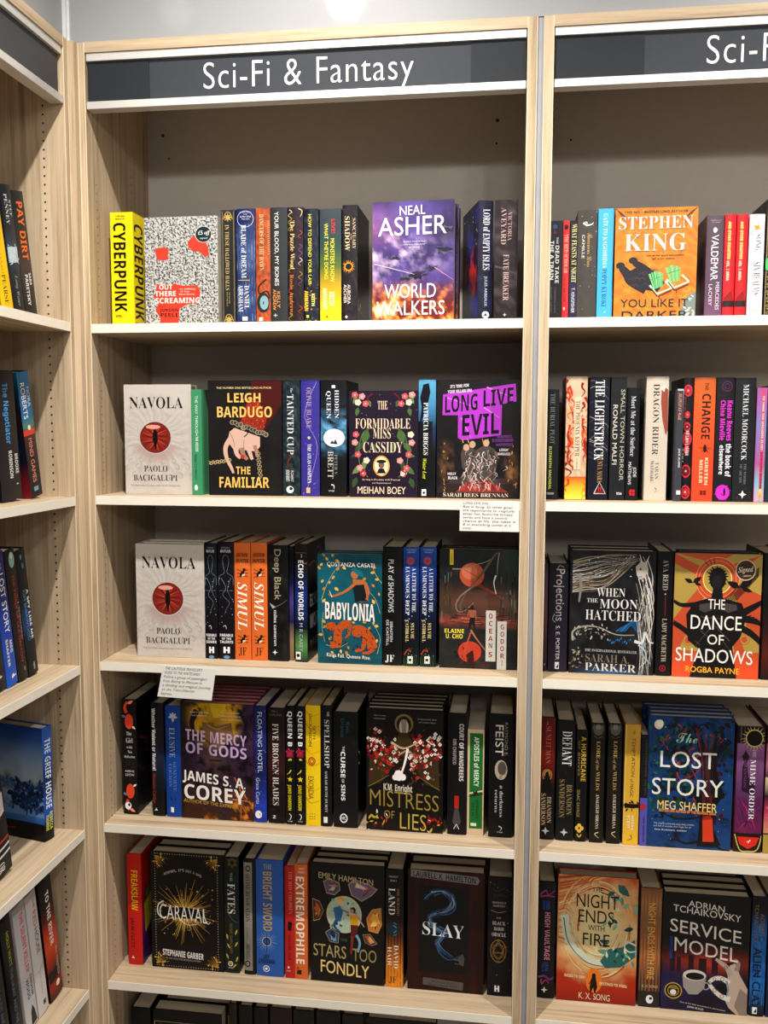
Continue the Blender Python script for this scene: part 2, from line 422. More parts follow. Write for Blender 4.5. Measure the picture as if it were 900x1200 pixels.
# ------------------------------------------------------------------ the room
TOPZ = .57+ZO
struct('floor', [(-1.2, 3.4, -4.9, .5, -.05, 0)], FLOORM)
struct('ceiling', [(-1.2, 3.4, -4.9, .5, 1.36+ZO, 1.42+ZO)], CEILM)
struct('wall_back', [(-.60, 3.4, .352, .45, 0, 1.36+ZO), (-.04, 3.4, .006, .352, TOPZ+.001, 1.36+ZO)], WALLM)
struct('wall_left', [(-.60, -.40, -4.9, .352, 0, 1.36+ZO), (-.40, -.044, -4.9, .006, TOPZ+.001, 1.36+ZO)], WALLM)
struct('trim_1', [(-.044, -.036, -.004, .006, TOPZ+.001, 1.36+ZO), (-.036, -.031, .001, .006, TOPZ+.001, 1.36+ZO)],
       plain('pale_corner_trim', 'c9cccd', .4))

SHZ = [0, -.3624, -.7251, -1.0904, -1.4568, -1.823]
TH = .0187

def holes(pts, axis, name, parent, rr=.0021):
    """small dark peg holes: shallow discs set on the panel face"""
    V, F = [], []
    for c in pts:
        b = len(V)
        for i in range(8):
            a = 2*math.pi*i/8; d = (rr*math.cos(a), rr*math.sin(a))
            V.append((c[0]+d[0], c[1], c[2]+d[1]) if axis == 1 else (c[0], c[1]+d[0], c[2]+d[1]))
        q = tuple(range(b, b+8)); F.append(q if axis == 1 else q)
    me = bpy.data.meshes.new(name); me.from_pydata(V, [], F)
    ob = link(name, me, parent, [DARKP]); ob['kind'] = 'stuff'; return ob

def flat_text(name, s, org, ex, ey, m, parent, res=5):
    gs, W = layout(s, 'g', res, .055); V, F = [], []
    org, ex, ey = Vector(org), Vector(ex), Vector(ey)
    for x, vv, ff in gs:
        b = len(V)
        for q in vv: V.append(org+ex*((q[0]+x)/W)+ey*q[1])
        F += [tuple(b+i for i in k) for k in ff]
    me = bpy.data.meshes.new(name); me.from_pydata([tuple(q) for q in V], [], F)
    return link(name, me, parent, [m])

def bookcase(x0, x1, tl, tr, label, seams, text=None, groove=None):
    """a wall bookcase whose inner width is x0..x1, front edges on y=0"""
    b = empty('bookcase', label, 'bookcase', 'oak bookcases along the walls'); 
    for s, (p0, p1) in enumerate(((x0-tl, x0), (x1, x1+tr))):
        sd = boxes('side_panel', [(p0, p1, .0008, .348, 0, TOPZ-.0005)], WZ, b)
        e0, e1 = (p1-.0016, p1+.0001) if s == 0 else (p0-.0001, p0+.0016)
        boxes('edge_band', [(e0, e1, -.0002, .0012, 0, TOPZ-.001)], BAND, sd)
        boxes('edge_band', [((p0, p0+.0014) if s == 0 else (p1-.0014, p1))+(-.0002, .0012, 0, TOPZ-.001)], BAND, sd)
    tp = boxes('top_panel', [(x0, x1, .0, .348, TOPZ-.021, TOPZ)], WX, b)
    boxes('back_panel', [(x0, x1, .327, .334, .1, TOPZ-.021)], BACK, b)
    boxes('plinth', [(x0, x1, .03, .05, 0, SHZ[5]+ZO-TH)], WX, b)
    for z in SHZ:
        z += ZO
        sh = boxes('shelf', [(x0+.0006, x1-.0006, .0012, .3265, z-TH, z)], WX, b)
        boxes('edge_band', [(x0+.0006, x1-.0006, -.0004, .0012, z-TH, z)], EDGE, sh)
    sg = boxes('header_sign', [(x0+.003, x1-.003, .010, .022, .440+ZO, .546+ZO)], SLATE, b)
    e = [x0+.003]+seams+[x1-.003]
    boxes('sign_end_panel', [(e[0], e[1], .0085, .011, .4525+ZO, .5325+ZO)], SLATE2, sg)
    if len(e) > 3: boxes('sign_end_panel', [(e[2], e[3], .0085, .011, .4525+ZO, .5325+ZO)], SLATE2, sg)
    boxes('sign_rail', [(x0+.002, x1-.002, .003, .026, .533+ZO, .5485+ZO)], ALU, sg, .0006)
    boxes('sign_rail', [(x0+.002, x1-.002, .001, .029, .437+ZO, .452+ZO)], ALU, sg, .0006)
    if text:
        a, c, h = text
        flat_text('lettering', 'Sci-Fi & Fantasy', (a, .0095, .4688+ZO), (c-a, 0, 0), (0, 0, h), WHITEP, sg)
    if groove: boxes('filler_strip', [(groove[0], groove[1], .004, .3, 0, TOPZ-.002)], GROOVE, b)
    return b

a_, b_ = un(237, 104, 1, .0095), un(237, 73, 1, .0095); c_ = un(485, 95, 1, .0095)
TW = c_.x-a_.x; HH = b_.z-a_.z
mid = bookcase(0, .9, .0145, .019, 'middle oak bookcase with the whole white sign lettering above its books',
               [un(175, 90, 1, .009).x, un(552, 70, 1, .009).x], (a_.x, c_.x, HH), (.9192, .9305))
r0 = un(826, 70, 1, .0095).x
rgt = bookcase(.95, 1.85, .0192, .019, 'right oak bookcase, cut off by the right edge of the photo',
               [un(755, 60, 1, .009).x], (r0, r0+TW, HH))
# back panel screws and side panel pegs
def bp_(x, y): q = un(x, y, 1, .3268); return (q.x, .3268, q.z)
holes([bp_(191, 159), bp_(583, 141)], 1, 'screw_hole', mid, .0042)
holes([bp_(198, 186), bp_(582, 168)], 1, 'screw_hole', mid, .0024)
holes([bp_(669, 164)], 1, 'screw_hole', rgt, .0026)
fy, by = un(113, 220, 0, 0).y, un(153, 200, 0, 0).y
holes([(.0003, y, z0-.0173*i+ZO) for y, z0 in ((fy, un(113, 217, 0, 0).z-ZO), (by, un(153, 190, 0, 0).z-ZO)) for i in range(125) if z0-.0173*i > -1.85], 0, 'peg_holes', mid, .0017)

# the left bookcase, turned to face +x
PY = -.0357; LX = -.028
lc = empty('bookcase', 'left oak bookcase at right angles to the others, with blank dark sign', 'bookcase', 'oak bookcases along the walls')
for p0, p1 in ((PY, PY+.018), (PY-.919, PY-.9)):
    sd = boxes('side_panel', [(-.372, LX, p0, p1, 0, TOPZ-.0005)], WZ, lc)
    boxes('edge_band', [(LX-.001, LX+.0004, p0-.0001, p0+.0016, 0, TOPZ-.001)], BAND, sd)
    boxes('edge_band', [(LX-.001, LX+.0004, p1-.0016, p1, 0, TOPZ-.001)], BAND, sd)
boxes('top_panel', [(-.372, LX, PY-.9, PY, TOPZ-.021, TOPZ)], WY, lc)
boxes('back_panel', [(-.362, -.355, PY-.9, PY, .1, TOPZ-.021)], BACK, lc)
boxes('plinth', [(-.08, -.06, PY-.9, PY, 0, SHZ[5]+ZO-TH)], WY, lc)
boxes('filler_strip', [(-.06, -.0147, PY+.0185, .02, 0, TOPZ-.003)], WZ, lc)
for z in SHZ:
    z += ZO
    sh = boxes('shelf', [(-.3545, LX-.0012, PY-.8994, PY-.0006, z-TH, z)], WY, lc)
    boxes('edge_band', [(LX-.0012, LX+.0004, PY-.8994, PY-.0006, z-TH, z)], EDGE, sh)
sg = boxes('header_sign', [(LX-.022, LX-.010, PY-.897, PY-.006, .440+ZO, .546+ZO)], plain('charcoal_sign_panel', '3a3a3c', .5, .25, vary=.04, scale=90), lc)
boxes('sign_rail', [(LX-.026, LX-.003, PY-.897, PY-.003, .533+ZO, .5485+ZO)], ALU, sg, .0006)
boxes('sign_rail', [(LX-.029, LX-.001, PY-.897, PY-.003, .437+ZO, .452+ZO)], ALU, sg, .0006)
hx_ = un(55, 300, 1, PY).x
z1_, z2_ = un(52.8, 206.2, 1, PY).z-ZO, un(58.5, 367.8, 1, PY).z-ZO
holes([(hx_, PY-.0003, z1_+(z2_-z1_)/16*(i-9)+ZO) for i in range(140) if z1_+(z2_-z1_)/16*(i-9) > -1.85], 1, 'peg_holes', lc, .0023)

# ------------------------------------------------------------------ books of the middle bookcase
G1 = 'books on the top shelf of the middle bookcase'
W_, BK = 'efeae0', '1b1a1c'
row(SHZ[0], .06, G1)
K(110, 220, .28889)
def cyber():
    v('CYBERPUNK', 140, 512, 82, 132, '14120c', 'B'); t('THE BIG', 92, 113, 130, 119, '14120c', 'B'); t('BOOK OF', 92, 124, 130, 130, '14120c', 'B')
    t('VOL 1', 84, 524, 124, 534, '14120c', 'B')
def cyberf():
    v('CYBERPUNK', 12, 140, 4, 34, '14120c', 'B'); t('VOL 1', 3, 143, 20, 147, '14120c', 'B'); r(60, 20, 96, 130, '2c5f8a')
sp(70, 162, 100, 574, 'f2dc1e', 'fat bright yellow paperback with huge black vertical lettering', cyber, front_fn=cyberf, hard=False)
def screaming():
    fld(lambda a, b: (lambda n: (n, n, n*.97))(max(.02, min(.62, (nz(a, b*1.5, 44, 3, 3)-.34)*2.6))), 110, 150)
    R_ = 'e0503c'
    curve([(250, 250), (268, 246), (300, 250), (297, 290)], 4, R_); p([(250, 248), (278, 244), (304, 250), (300, 278), (306, 292), (285, 298), (262, 294), (250, 270)], R_)
    p([(410, 196), (382, 222), (385, 246), (408, 262), (432, 266), (452, 288), (470, 280), (466, 248), (452, 215)], R_)
    p([(252, 395), (300, 400), (322, 394), (362, 404), (420, 402), (432, 430), (424, 478), (380, 480), (345, 500), (340, 572), (262, 572), (266, 540), (246, 505), (262, 470), (236, 450), (250, 430)], R_)
    o(447, 193, 34, 'd8d4cc', 34); o(447, 193, 32, '17353d', 32); t('£5 off', 425, 178, 472, 194, 'e8ecec', 'I')
    t('signed', 432, 206, 464, 212, 'c8d0d0', 'B')
    t('OUT', 262, 398, 318, 418, W_, 'B'); t('THERE', 245, 425, 333, 446, W_, 'B'); t('SCREAMING', 245, 454, 431, 476, W_, 'B')
    t('An Anthology', 346, 414, 412, 420, W_, 'S'); t('of New', 350, 425, 388, 431, W_, 'S'); t('Black Horror', 344, 436, 408, 442, W_, 'S')
    t('Edited by', 258, 486, 292, 490, BK, 'B'); t('JORDAN', 265, 498, 341, 511, BK, 'B'); t('PEELE', 265, 517, 341, 533, BK, 'B')
fo(206, 504, 118, 572, 'cfccc6', 'face-out book in black and white static pattern with red patches', screaming, .036, hard=False)
def halls():
    r(522, 96, 570, 574, '2e2f2e'); l([(524, 98), (524, 566)], 1.6, 'a89460'); l([(569, 98), (569, 566)], 1.6, 'a89460')
    v('IN THESE HALLOWED HALLS', 152, 425, 534, 550, 'c9b684', 'S')
    for y in (122, 548): star(546, y, 20, 'c0a868', 8, .4); curve([(528, y+8), (536, y-16), (546, y-22), (556, y-16), (565, y+8)], 2.5, 'c0a868')
    v('EDITED BY MARIE O REGAN', 432, 492, 538, 542, 'c9b684'); v('AND PAUL KANE', 432, 480, 547, 551, 'c9b684')
sp(517, 575, 90, 572, '45474a', 'dark grey book with small gold spine lettering and gold filigree corners', halls, hard=False)
def blade():
    g(578, 84, 655, 572, ['27356b', '2c4273', '50648c', '32476f', '3d5484', '24386c']); fld(lambda a, b: mix('2a3f74', '7c8fae', (nz(a, b*5, 3, 8)-.35)*1.6), 6, 40, 578, 150, 655, 560)
    r(578, 84, 655, 146, '222f66'); ring(616, 128, 34, 2, 'c8cce0'); t('BOOK TWO', 594, 98, 640, 103, 'd8d8e8'); t('THE', 608, 107, 624, 111, 'd8d8e8'); t('KITHAMAR', 594, 115, 640, 122, 'd8d8e8', 'S'); t('TRILOGY', 600, 126, 634, 131, 'd8d8e8')
    v('BLADE of DREAM', 152, 374, 598, 618, 'e8e8f0', 'S'); v('DANIEL', 405, 505, 610, 628, 'e8e8f0', 'S'); v('ABRAHAM', 402, 515, 585, 603, 'e8e8f0', 'S')
    l([(585, 383), (632, 383)], 3, 'd8b860'); r(600, 536, 622, 552, 'f2f2f4')
sp(579, 655, 85, 572, '2a3c70', 'slate blue book with white serif spine lettering and dark blue cap', blade)
def dawn():
    fld(lambda a, b: mix('c06a3c', '8a3f2c', (nz(a, b*5, 5, 4)-.3)*1.8), 8, 50)
    for i in range(16): l([(706, 140+i*9), (716, 136+i*9)], 2.5, 'd8b070')
    curve([(700, 380), (668, 410), (672, 440), (702, 430), (712, 460)], 6, '3a2018'); o(686, 478, 26, '2b3136', 42); o(690, 478, 18, '8fb0b8', 30); r(672, 472, 706, 486, '34546a')
    v('DANCERS OF THE DAWN', 108, 345, 672, 690, 'e4c49a', 'S'); r(668, 540, 684, 555, W_)
sp(657, 716, 82, 572, 'b0603a', 'rust orange book with cream serif lettering and a painted goblet', dawn)
def blood():
    v('YOUR BLOOD, MY BONES', 98, 408, 734, 750, 'e8e4dc'); v('KELLY', 430, 500, 742, 755, 'e8a860', 'G'); v('ANDREW', 422, 510, 725, 738, 'e8a860'); star(735, 532, 10, 'c8c8c8', 4, .3)
sp(718, 786, 80, 572, '3b3f42', 'charcoal grey book with white lettering and orange author lettering', blood)
K(240, 230, .22222)
def puzzle():
    fld(lambda a, b: mix('241c22', '4a3038', (nz(a, b*6, 6, 9)-.35)*2), 8, 40)
    R = random.Random(2)
    for i in range(16):
        y = 70+i*37; xx = R.choice((446, 500)); curve([(xx, y), (xx+14, y+14), (xx-6, y+30), (xx+8, y+44)], 4, R.choice(['d8d0b8', 'c05c34', 'b8a848', '8a5a90']), 1)
    v('The Puzzle Wood', 128, 392, 452, 474, 'e6d09a', 'S'); v('Rosie Andrews', 418, 640, 448, 468, 'c98a4a', 'S'); curve([(495, 66), (515, 80), (505, 110)], 5, 'e0dcb0', 2)
sp(439, 520, 58, 690, '251d22', 'dark floral patterned book with pale yellow title lettering', puzzle)
def lair():
    fld(lambda a, b: mix('151a2c', '38485e', (nz(a, b*6, 5, 11)-.38)*2), 6, 30); dots(4, 30, 524, 470, 598, 680, 2, 7, ['c08a30', '8a3a28', '4a6a48'])
    v('HOW TO DEFEND YOUR LAIR', 94, 474, 545, 563, 'e8e058', 'G'); v('KEITH', 520, 590, 562, 580, 'f0e890', 'B'); v('AMMANN', 506, 616, 524, 545, 'f4cf4c', 'B'); r(534, 638, 548, 652, 'd8e030')
sp(523, 600, 66, 688, '171c2c', 'navy patterned book with lime yellow lettering, left of the yellow-fading book', lair)
def monsters():
    g(605, 66, 722, 688, ['4a5058', '3c5058', '3e5a4e', '6a7a3a', 'c8a82c', 'f8c82a', 'ffd22c'])
    v('LIVE!', 120, 200, 668, 688, 'e03828', 'B'); v('MONSTERS KNOW', 224, 460, 662, 684, 'f0e850', 'G'); v("WHAT THEY'RE DOING", 144, 446, 630, 650, 'f0e850', 'G')
    v('KEITH', 512, 590, 656, 684, 'fff6c8', 'B'); v('AMMANN', 492, 610, 622, 644, 'fff6c8', 'B'); star(644, 648, 9, '8a6a10', 3, .5)
sp(606, 720, 66, 688, '4c5258', 'book fading from grey to bright yellow at the foot', monsters)
def sanct():
    fld(lambda a, b: mix('211f26', '453a40', (nz(a, b*5, 4, 14)-.42)*2.2), 8, 40)
    v('SANCTUARY', 116, 282, 780, 796, 'e0c8a0', 'S'); v('SHADOW', 104, 292, 738, 764, 'ecd4ae', 'S'); v('OF THE', 200, 232, 768, 774, 'e0c8a0')
    rays(758, 378, 20, 36, 16, 4, 'f0a830', 1, .1); ring(758, 378, 22, 5, 'f0a830'); o(761, 376, 14, '1b1a22', 14)
    v('AURORA', 474, 580, 752, 768, 'e8e0d8', 'G'); v('ASCHER', 474, 576, 732, 748, 'e8e0d8', 'G'); star(746, 650, 10, 'f0f0f0', 4, .4)
def sanctf():
    fld(lambda a, b: mix('17161c', '4c4048', (nz(a, b*1.5, 5, 15)-.45)*2.5), 16, 24); curve([(14, 30), (30, 50), (12, 75), (40, 90)], 2.5, '6a5a58', .5); v('S', 118, 136, 6, 30, 'b89c78', 'I')
sp(725, 806, 46, 688, '1e1d24', 'black book with gold sun emblem halfway down its spine', sanct, front_fn=sanctf)
K(360, 220, .3)
def world():
    def f(a, b):
        n = nz(a, b*1.4, 3.2, 2); m = nz(a, b*1.4, 6, 5)
        c = mix('2b2350', '6a58a0', n*1.2)
        c = mix(c, 'f2d8f4', (m-.35)*2.2*max(0, 1-abs(b-.42)*3)*max(0, 1.15-a)); c = mix(c, '241c3c', max(0, (a-.55))*1.4*max(0, 1-b*1.6))
        c = mix(c, 'b070a8', max(0, .5-a)*max(0, 1-abs(b-.2)*4)*1.2)
        e = max(0, b-.62)*3.2; c = mix(c, '7a2a28', min(1, e*1.4)); c = mix(c, 'f09030', (m-.42)*4*min(1, e*1.3)); return mix(c, 'fff0c0', (m-.62)*4*min(1, e))
    fld(f, 44, 64)
    for cx, cy, s in ((345, 278, 24), (540, 250, 44), (545, 170, 34), (430, 345, 46), (490, 322, 28), (390, 362, 30)):
        R = random.Random(cx); o(cx, cy, s*.6, '342f48', s*.25, 9)
        for i in range(7): a = R.uniform(0, 6.28); p([(cx+s*.5*math.cos(a+1), cy+s*.2*math.sin(a+1)), (cx+s*math.cos(a), cy+s*.5*math.sin(a)), (cx+s*.6*math.cos(a-.5), cy+s*.3*math.sin(a-.5))], R.choice(['2a2438', '4a4460', '6a6480']))
    l([(262, 300), (420, 345)], 2.5, 'fbe8ff', 1); l([(500, 320), (575, 372)], 2, 'ffb0d0', 1)
    W = 'f6f4f8'
    t('NEAL', 358, 74, 462, 110, W, 'G', None, 3); t('ASHER', 276, 118, 546, 190, W, 'G', None, 4); t("'Another mind-blowing", 374, 212, 462, 216, W); t("novel from Neal Asher'", 374, 224, 464, 228, W); t('SF World', 398, 236, 440, 240, W)
    t('WORLD', 302, 384, 508, 440, W, 'G', (1.5, '5a3040'), 2); t('WALKERS', 270, 452, 542, 508, W, 'G', (1.5, '6a2818'), 1)
fo(253, 575, 54, 539, '2a2148', 'face-out hardback with a purple nebula and tall white lettering', world, .04, [(.006, 'dark copy hidden behind the face-out purple nebula book')], yaw=-3)
def isles():
    fld(lambda a, b: mix('16182e', '2a2f60', (nz(a, b*5, 4, 19)-.4)*2), 6, 30)
    v('LORD of EMPTY ISLES', 84, 325, 686, 712, 'e0e0e8', 'S'); v('JULES ARBEAUX', 350, 468, 694, 704, 'c8c8d8'); o(699, 502, 14, 'f2f2f2', 14); star(699, 502, 9, '181828', 3)
def islesb():
    fld(lambda a, b: mix(mix('14162a', '2c3c98', (nz(a, b*1.5, 3, 21)-.35)*2), 'd04030', max(0, nz(a, b*1.5, 4, 22)-.5)*4*max(0, 1-abs(b-.55)*4)), 24, 34); dots(3, 16, 5, 10, 95, 70, .5, 1.4, ['e8e8f0'])
sp(668, 725, 50, 531, '15172a', 'black and deep blue book turned to show its left board', isles, yaw=15, back_fn=islesb)
def fate():
    fld(lambda a, b: mix('2e2226', '6a5e64', (nz(a*.6, b*5, 3, 24)-.5)*2), 6, 30); curve([(732, 308), (780, 322), (826, 345)], 10, '5a5a62', 3)
    v('VICTORIA', 96, 208, 782, 798, 'c8a8a8', 'S'); v('AVEYARD', 78, 224, 756, 776, 'd4b4b4', 'S'); v('FATE BREAKER', 262, 445, 766, 788, 'd8bcbc', 'S'); star(774, 502, 8, 'e0e0e0', 4, .3)
sp(730, 822, 47, 530, '2c2125', 'dark brown book with dusty pink lettering, last before the post', fate)

row(SHZ[1], .06, 'books on the second shelf of the middle bookcase')
K(120, 430, .28889)
def navola(X=0, Y=0):
    def f(a, b):
        dx, dy = a-.47, (b-.49)*1.65; d = math.hypot(dx, dy); an = math.atan2(dy, dx)
        e = .5+.5*math.sin(an*26+3*nz(a, b, 4, 3)*3)
        n = nz(a, b*1.6, 7, 6); k = .25*e*max(0, 1-abs(d-.42)*3.2)+.35*max(0, n-.5)
        c = mix('cec8c1', '948d86', k); return mix(c, 'b08080', max(0, 1-abs(d-.27)*7)*.5 if dy > .1 else 0)
    fld(f, 48, 70)
    R = random.Random(8)
    for i in range(30):
        a = i*.21; rr = 92+R.uniform(-6, 26); x0, y0 = X+215+70*math.cos(a), Y+290+70*math.sin(a)
        curve([(x0, y0), (X+215+rr*math.cos(a+.08), Y+290+rr*math.sin(a+.08)), (X+215+(rr+24)*math.cos(a+.02), Y+290+(rr+24)*math.sin(a+.02))], 2.2, 'b5ada6', .6, 4)
    for sx in (-1, 1):
        for i in range(9): q = X+222+sx*(20+i*14); y = Y+372+(i % 3)*34+R.uniform(-8, 8); curve([(q, y), (q+12*sx, y+8), (q+8*sx, y+22), (q-4*sx, y+16)], 2.6, 'b4aca4', .8)
    cx, cy = X+215, Y+292
    o(cx, cy, 68, 'c9c1bb', 70, 30); o(cx, cy, 63, '6d2a26', 65, 30); o(cx, cy, 60, '8e2f28', 62, 30)
    for i in range(26):
        a = i*2*math.pi/26; l([(cx+14*math.cos(a), cy+24*math.sin(a)), (cx+54*math.cos(a+.15), cy+56*math.sin(a+.15))], 4, ['b04a38', '6a201e', 'c8604a'][i % 3], 1.5)
    p([(cx, cy-52), (cx+9, cy-18), (cx+10, cy+10), (cx, cy+56), (cx-10, cy+10), (cx-9, cy-18)], '1a0d0e'); o(cx-8, cy-44, 30, 'e0a898', 9, 14)
    t('NAVOLA', X+110, Y+124, X+330, Y+170, '1d1b1a', 'S'); t('Paolo'.upper(), X+166, Y+410, X+264, Y+434, '3a3634', 'S'); t('BACIGALUPI', X+122, Y+448, X+304, Y+472, '3a3634', 'S')
    t('New York Times bestselling author of The Windup Girl', X+112, Y+490, X+312, Y+495, '8a847e', 'S')
fo(89, 362, 72, 530, 'd2cdc6', 'off-white face-out book with red reptile eye, on the second shelf', navola, .04)
def woods():
    r(362, 94, 405, 535, '4f9c74'); v('THE WAY THROUGH', 118, 285, 378, 389, 'dff0e0', 'G'); v('THE WOODS', 288, 352, 378, 389, 'dff0e0', 'B'); v('REBECCA NETLEY', 364, 472, 374, 382, '2a6048', 'G'); o(378, 503, 7, 'e8f4ec', 12)
sp(362, 404, 92, 534, '5aa87e', 'thin green paperback beside the off-white reptile-eye book', woods, hard=False, rec=.055)
sp(427, 444, 102, 534, 'c8c0ac', 'very thin pale book set back right of the green paperback', hard=False, rec=.10, pages='d8cfb8')
def familiar():
    fld(lambda a, b: mix('1c1b1c', '2e2c2d', nz(a, b, 3, 7)), 10, 14)
    def sl(a, b): return mix('7a2018', 'b5432c', (nz(a, b, 8, 5)-.3)*2)
    p([(610, 58), (728, 58), (728, 150), (700, 200), (660, 262), (560, 235), (552, 200), (600, 120)], '5a1c18')
    p([(600, 120), (560, 230), (652, 268), (668, 215), (640, 150)], 'a03a28')
    dots(6, 60, 565, 130, 660, 255, 1.5, 4, ['c85a38', '7a2018', 'd88848'])
    R = random.Random(3)
    for i in range(13):
        q = i/12; x, y = 528+q*136, 232+q*46+R.uniform(-6, 6); o(x, y, 13, R.choice(['6a5e50', '8e8474', '4a4238']), 11, 9); ring(x, y, 10, 2.5, 'b5aa94', 9)
    S, S2 = 'd8b8a8', 'b08878'
    p([(536, 252), (640, 290), (640, 330), (622, 350), (530, 340), (508, 310), (515, 270)], S)
    curve([(525, 290), (500, 330), (502, 375), (522, 420), (530, 442)], 22, S, 9); curve([(540, 330), (545, 360), (560, 378)], 22, S, 14); curve([(565, 335), (572, 365), (588, 384)], 22, S2, 13)
    curve([(592, 335), (600, 362), (608, 384)], 20, S, 12); curve([(618, 325), (624, 350), (628, 372)], 16, S2, 10); o(568, 372, 9, 'c04838', 9)
    curve([(515, 270), (530, 300), (535, 330)], 3, S2); curve([(575, 300), (572, 340)], 2.5, S2)
    curve([(575, 290), (590, 275), (584, 262), (600, 250)], 5, '38303a', 2)
    for i in range(11): ring(430+i*8.5, 398-i*1.2+(i % 2)*4, 7, 2.6, 'cdb98c', 8)
    for i in range(13): ring(628+(i % 2)*6+i*.8, 350+i*9, 7, 2.6, 'b8a888', 8)
    Y = 'f0c878'
    t('THE NUMBER ONE BESTSELLING AUTHOR', 464, 82, 688, 90, 'f0dca8'); t('LEIGH', 505, 108, 648, 146, Y, 'B'); t('BARDUGO', 462, 164, 692, 208, Y, 'B')
    t('THE', 540, 414, 602, 446, Y, 'B'); t('FAMILIAR', 468, 458, 676, 502, Y, 'B')
fo(428, 729, 55, 535, '1c1b1c', 'face-out black book with pale hand in a red sleeve and chain', familiar, .035)
def tainted():
    fld(lambda a, b: mix('1c2a30', '4c6068', (nz(a, b*5, 5, 30)-.42)*2), 8, 40); curve([(770, 360), (750, 400), (780, 440)], 8, '7a3a28', 2)
    v('The', 86, 106, 764, 772, 'd8dcdc', 'I'); v('TAINTED CUP', 112, 362, 750, 776, 'e0e4e4', 'S'); v('ROBERT', 428, 476, 764, 774, 'd8dcdc'); v('JACKSON BENNETT', 426, 474, 744, 758, 'd8dcdc', 'B'); o(760, 508, 15, 'f2f4f4', 15); o(764, 504, 7, '203038', 7)
sp(731, 802, 55, 535, '1c272e', 'dark teal book with white serif lettering right of the hand cover', tainted)
def atlas():
    r(805, 54, 880, 536, '4a429a'); dots(12, 50, 808, 60, 878, 530, .8, 2.2, ['c8b0d8', '7a70c0', '2c2870']); curve([(870, 60), (820, 200), (872, 330), (826, 520)], 1.5, 'b8a8d8')
    v('OLIVIE BLAKE', 84, 254, 828, 848, 'b8a0b8', 'S'); o(838, 292, 6, 'e8c890', 6); v('THE ATLAS COMPLEX', 318, 482, 832, 846, 'f0f0f8', 'S'); r(826, 500, 842, 522, 'e8c08a')
sp(805, 881, 53, 536, '463e92', 'violet blue book with pale lettering on second shelf', atlas)
K(360, 430, .3)
def hidden():
    g(52, 52, 155, 518, ['1a1c20', '1c2026', '22364c', '3c80b4', '2a5a80', '191c22', '18191d', '18191d', '16171a'])
    fld(lambda a, b: mix('1a2028', '78b8e0', (nz(a, b*3, 3, 33)-.2)*max(0, 1.2-abs(b-.5)*2.6)*1.6), 10, 24, 52, 150, 155, 370)
    o(105, 282, 42, 'f4f8fa', 36, 20); p([(88, 305), (98, 292), (104, 300), (110, 286), (120, 308)], '2a3a50')
    r(96, 72, 110, 84, 'd8d8dc'); v('HIDDEN', 90, 204, 108, 124, 'e8e8ec', 'S'); v('QUEEN', 94, 206, 76, 92, 'e8e8ec', 'S'); v('PETER V.', 348, 434, 106, 118, '9a9a9c', 'S'); v('BRETT', 334, 446, 80, 102, 'ccc8c0', 'S'); curve([(94, 470), (104, 474), (104, 488)], 5, 'f0f0f0', 1); t('VOYAGER', 82, 492, 106, 498, 'd8d8d8')
sp(52, 154, 52, 518, '191b20', 'thick black book with glowing white moon on blue spine', hidden)
def cassidy():
    r(163, 93, 432, 520, '2e2036'); dots(40, 60, 168, 98, 428, 515, .8, 1.8, ['b8a0a0', '6a5070'])
    R = random.Random(9)
    for sx in (-1, 1):
        X = lambda q: 297+sx*q
        for (a, b, ln, an) in ((70, 110, 34, 30), (90, 130, 40, -20), (105, 120, 30, 60), (60, 130, 30, 110), (100, 160, 36, 80), (60, 250, 62, 70), (80, 300, 50, 50), (50, 300, 40, 120), (85, 395, 50, 40), (105, 440, 46, 70), (75, 370, 40, 90), (96, 350, 30, 10)):
            leaf(X(a), b, ln, an if sx > 0 else 180-an, R.choice(['5e7a48', '7a9458', '46603c']), .5)
        curve([(X(40), 240), (X(80), 262), (X(96), 330), (X(90), 400), (X(60), 440)], 3, '6a8850')
        for a, b in ((84, 116), (100, 140), (70, 145), (112, 110), (108, 268), (112, 300), (100, 348), (66, 372), (92, 402), (80, 424)): flower(X(a), b, 13, R.choice(['e8a0a8', 'f0d8c8', 'd06878']), 'f0d088')
        curve([(X(42), 104), (X(62), 124), (X(50), 150)], 6, '7a2838', 2); curve([(X(70), 410), (X(90), 424), (X(76), 440)], 7, 'b03844', 3)
    Q = 'eed8c0'
    t('THE', 274, 134, 314, 168, Q, 'S'); t('FORMIDABLE', 186, 204, 404, 244, Q, 'S', (2, '5a2838'), 0); t('MISS', 256, 244, 328, 284, Q, 'S'); t('CASSIDY', 216, 298, 372, 340, Q, 'S', (2, '5a2838'))
    o(290, 394, 33, 'd8a850', 42); o(290, 394, 27, 'f0e4c8', 36); o(290, 390, 12, '8a6a50', 14); o(290, 376, 20, '2a2024', 7); p([(272, 424), (280, 404), (300, 404), (308, 424)], '2a2024')
    t('Serving in Practices with Practical', 214, 446, 364, 452, Q); t('and Supernatural', 252, 460, 328, 465, Q); t('MEIHAN BOEY', 194, 478, 386, 506, Q, 'G')
fo(163, 432, 93, 520, '2d2035', 'face-out plum book framed by pink flowers and green leaves', cassidy, .026, hard=False)
def briggs():
    g(434, 50, 503, 520, ['6ab0d0', '5a98c0', '2a4a70', '141820', '12141a', '12141a']); r(434, 215, 490, 520, '14161c')
    p([(452, 70), (474, 64), (480, 100), (470, 150), (445, 215), (440, 215), (446, 160), (440, 120)], '12161e')
    v('PATRICIA BRIGGS', 140, 350, 454, 472, 'f0f0f0', 'S'); v('Winter Lost', 362, 444, 452, 466, 'd8e040', 'I'); r(448, 486, 466, 512, 'f2f2f2'); o(457, 500, 5, '14161c')
sp(433, 502, 50, 520, '15202e', 'narrow book, pale blue above and black below, second shelf', briggs)
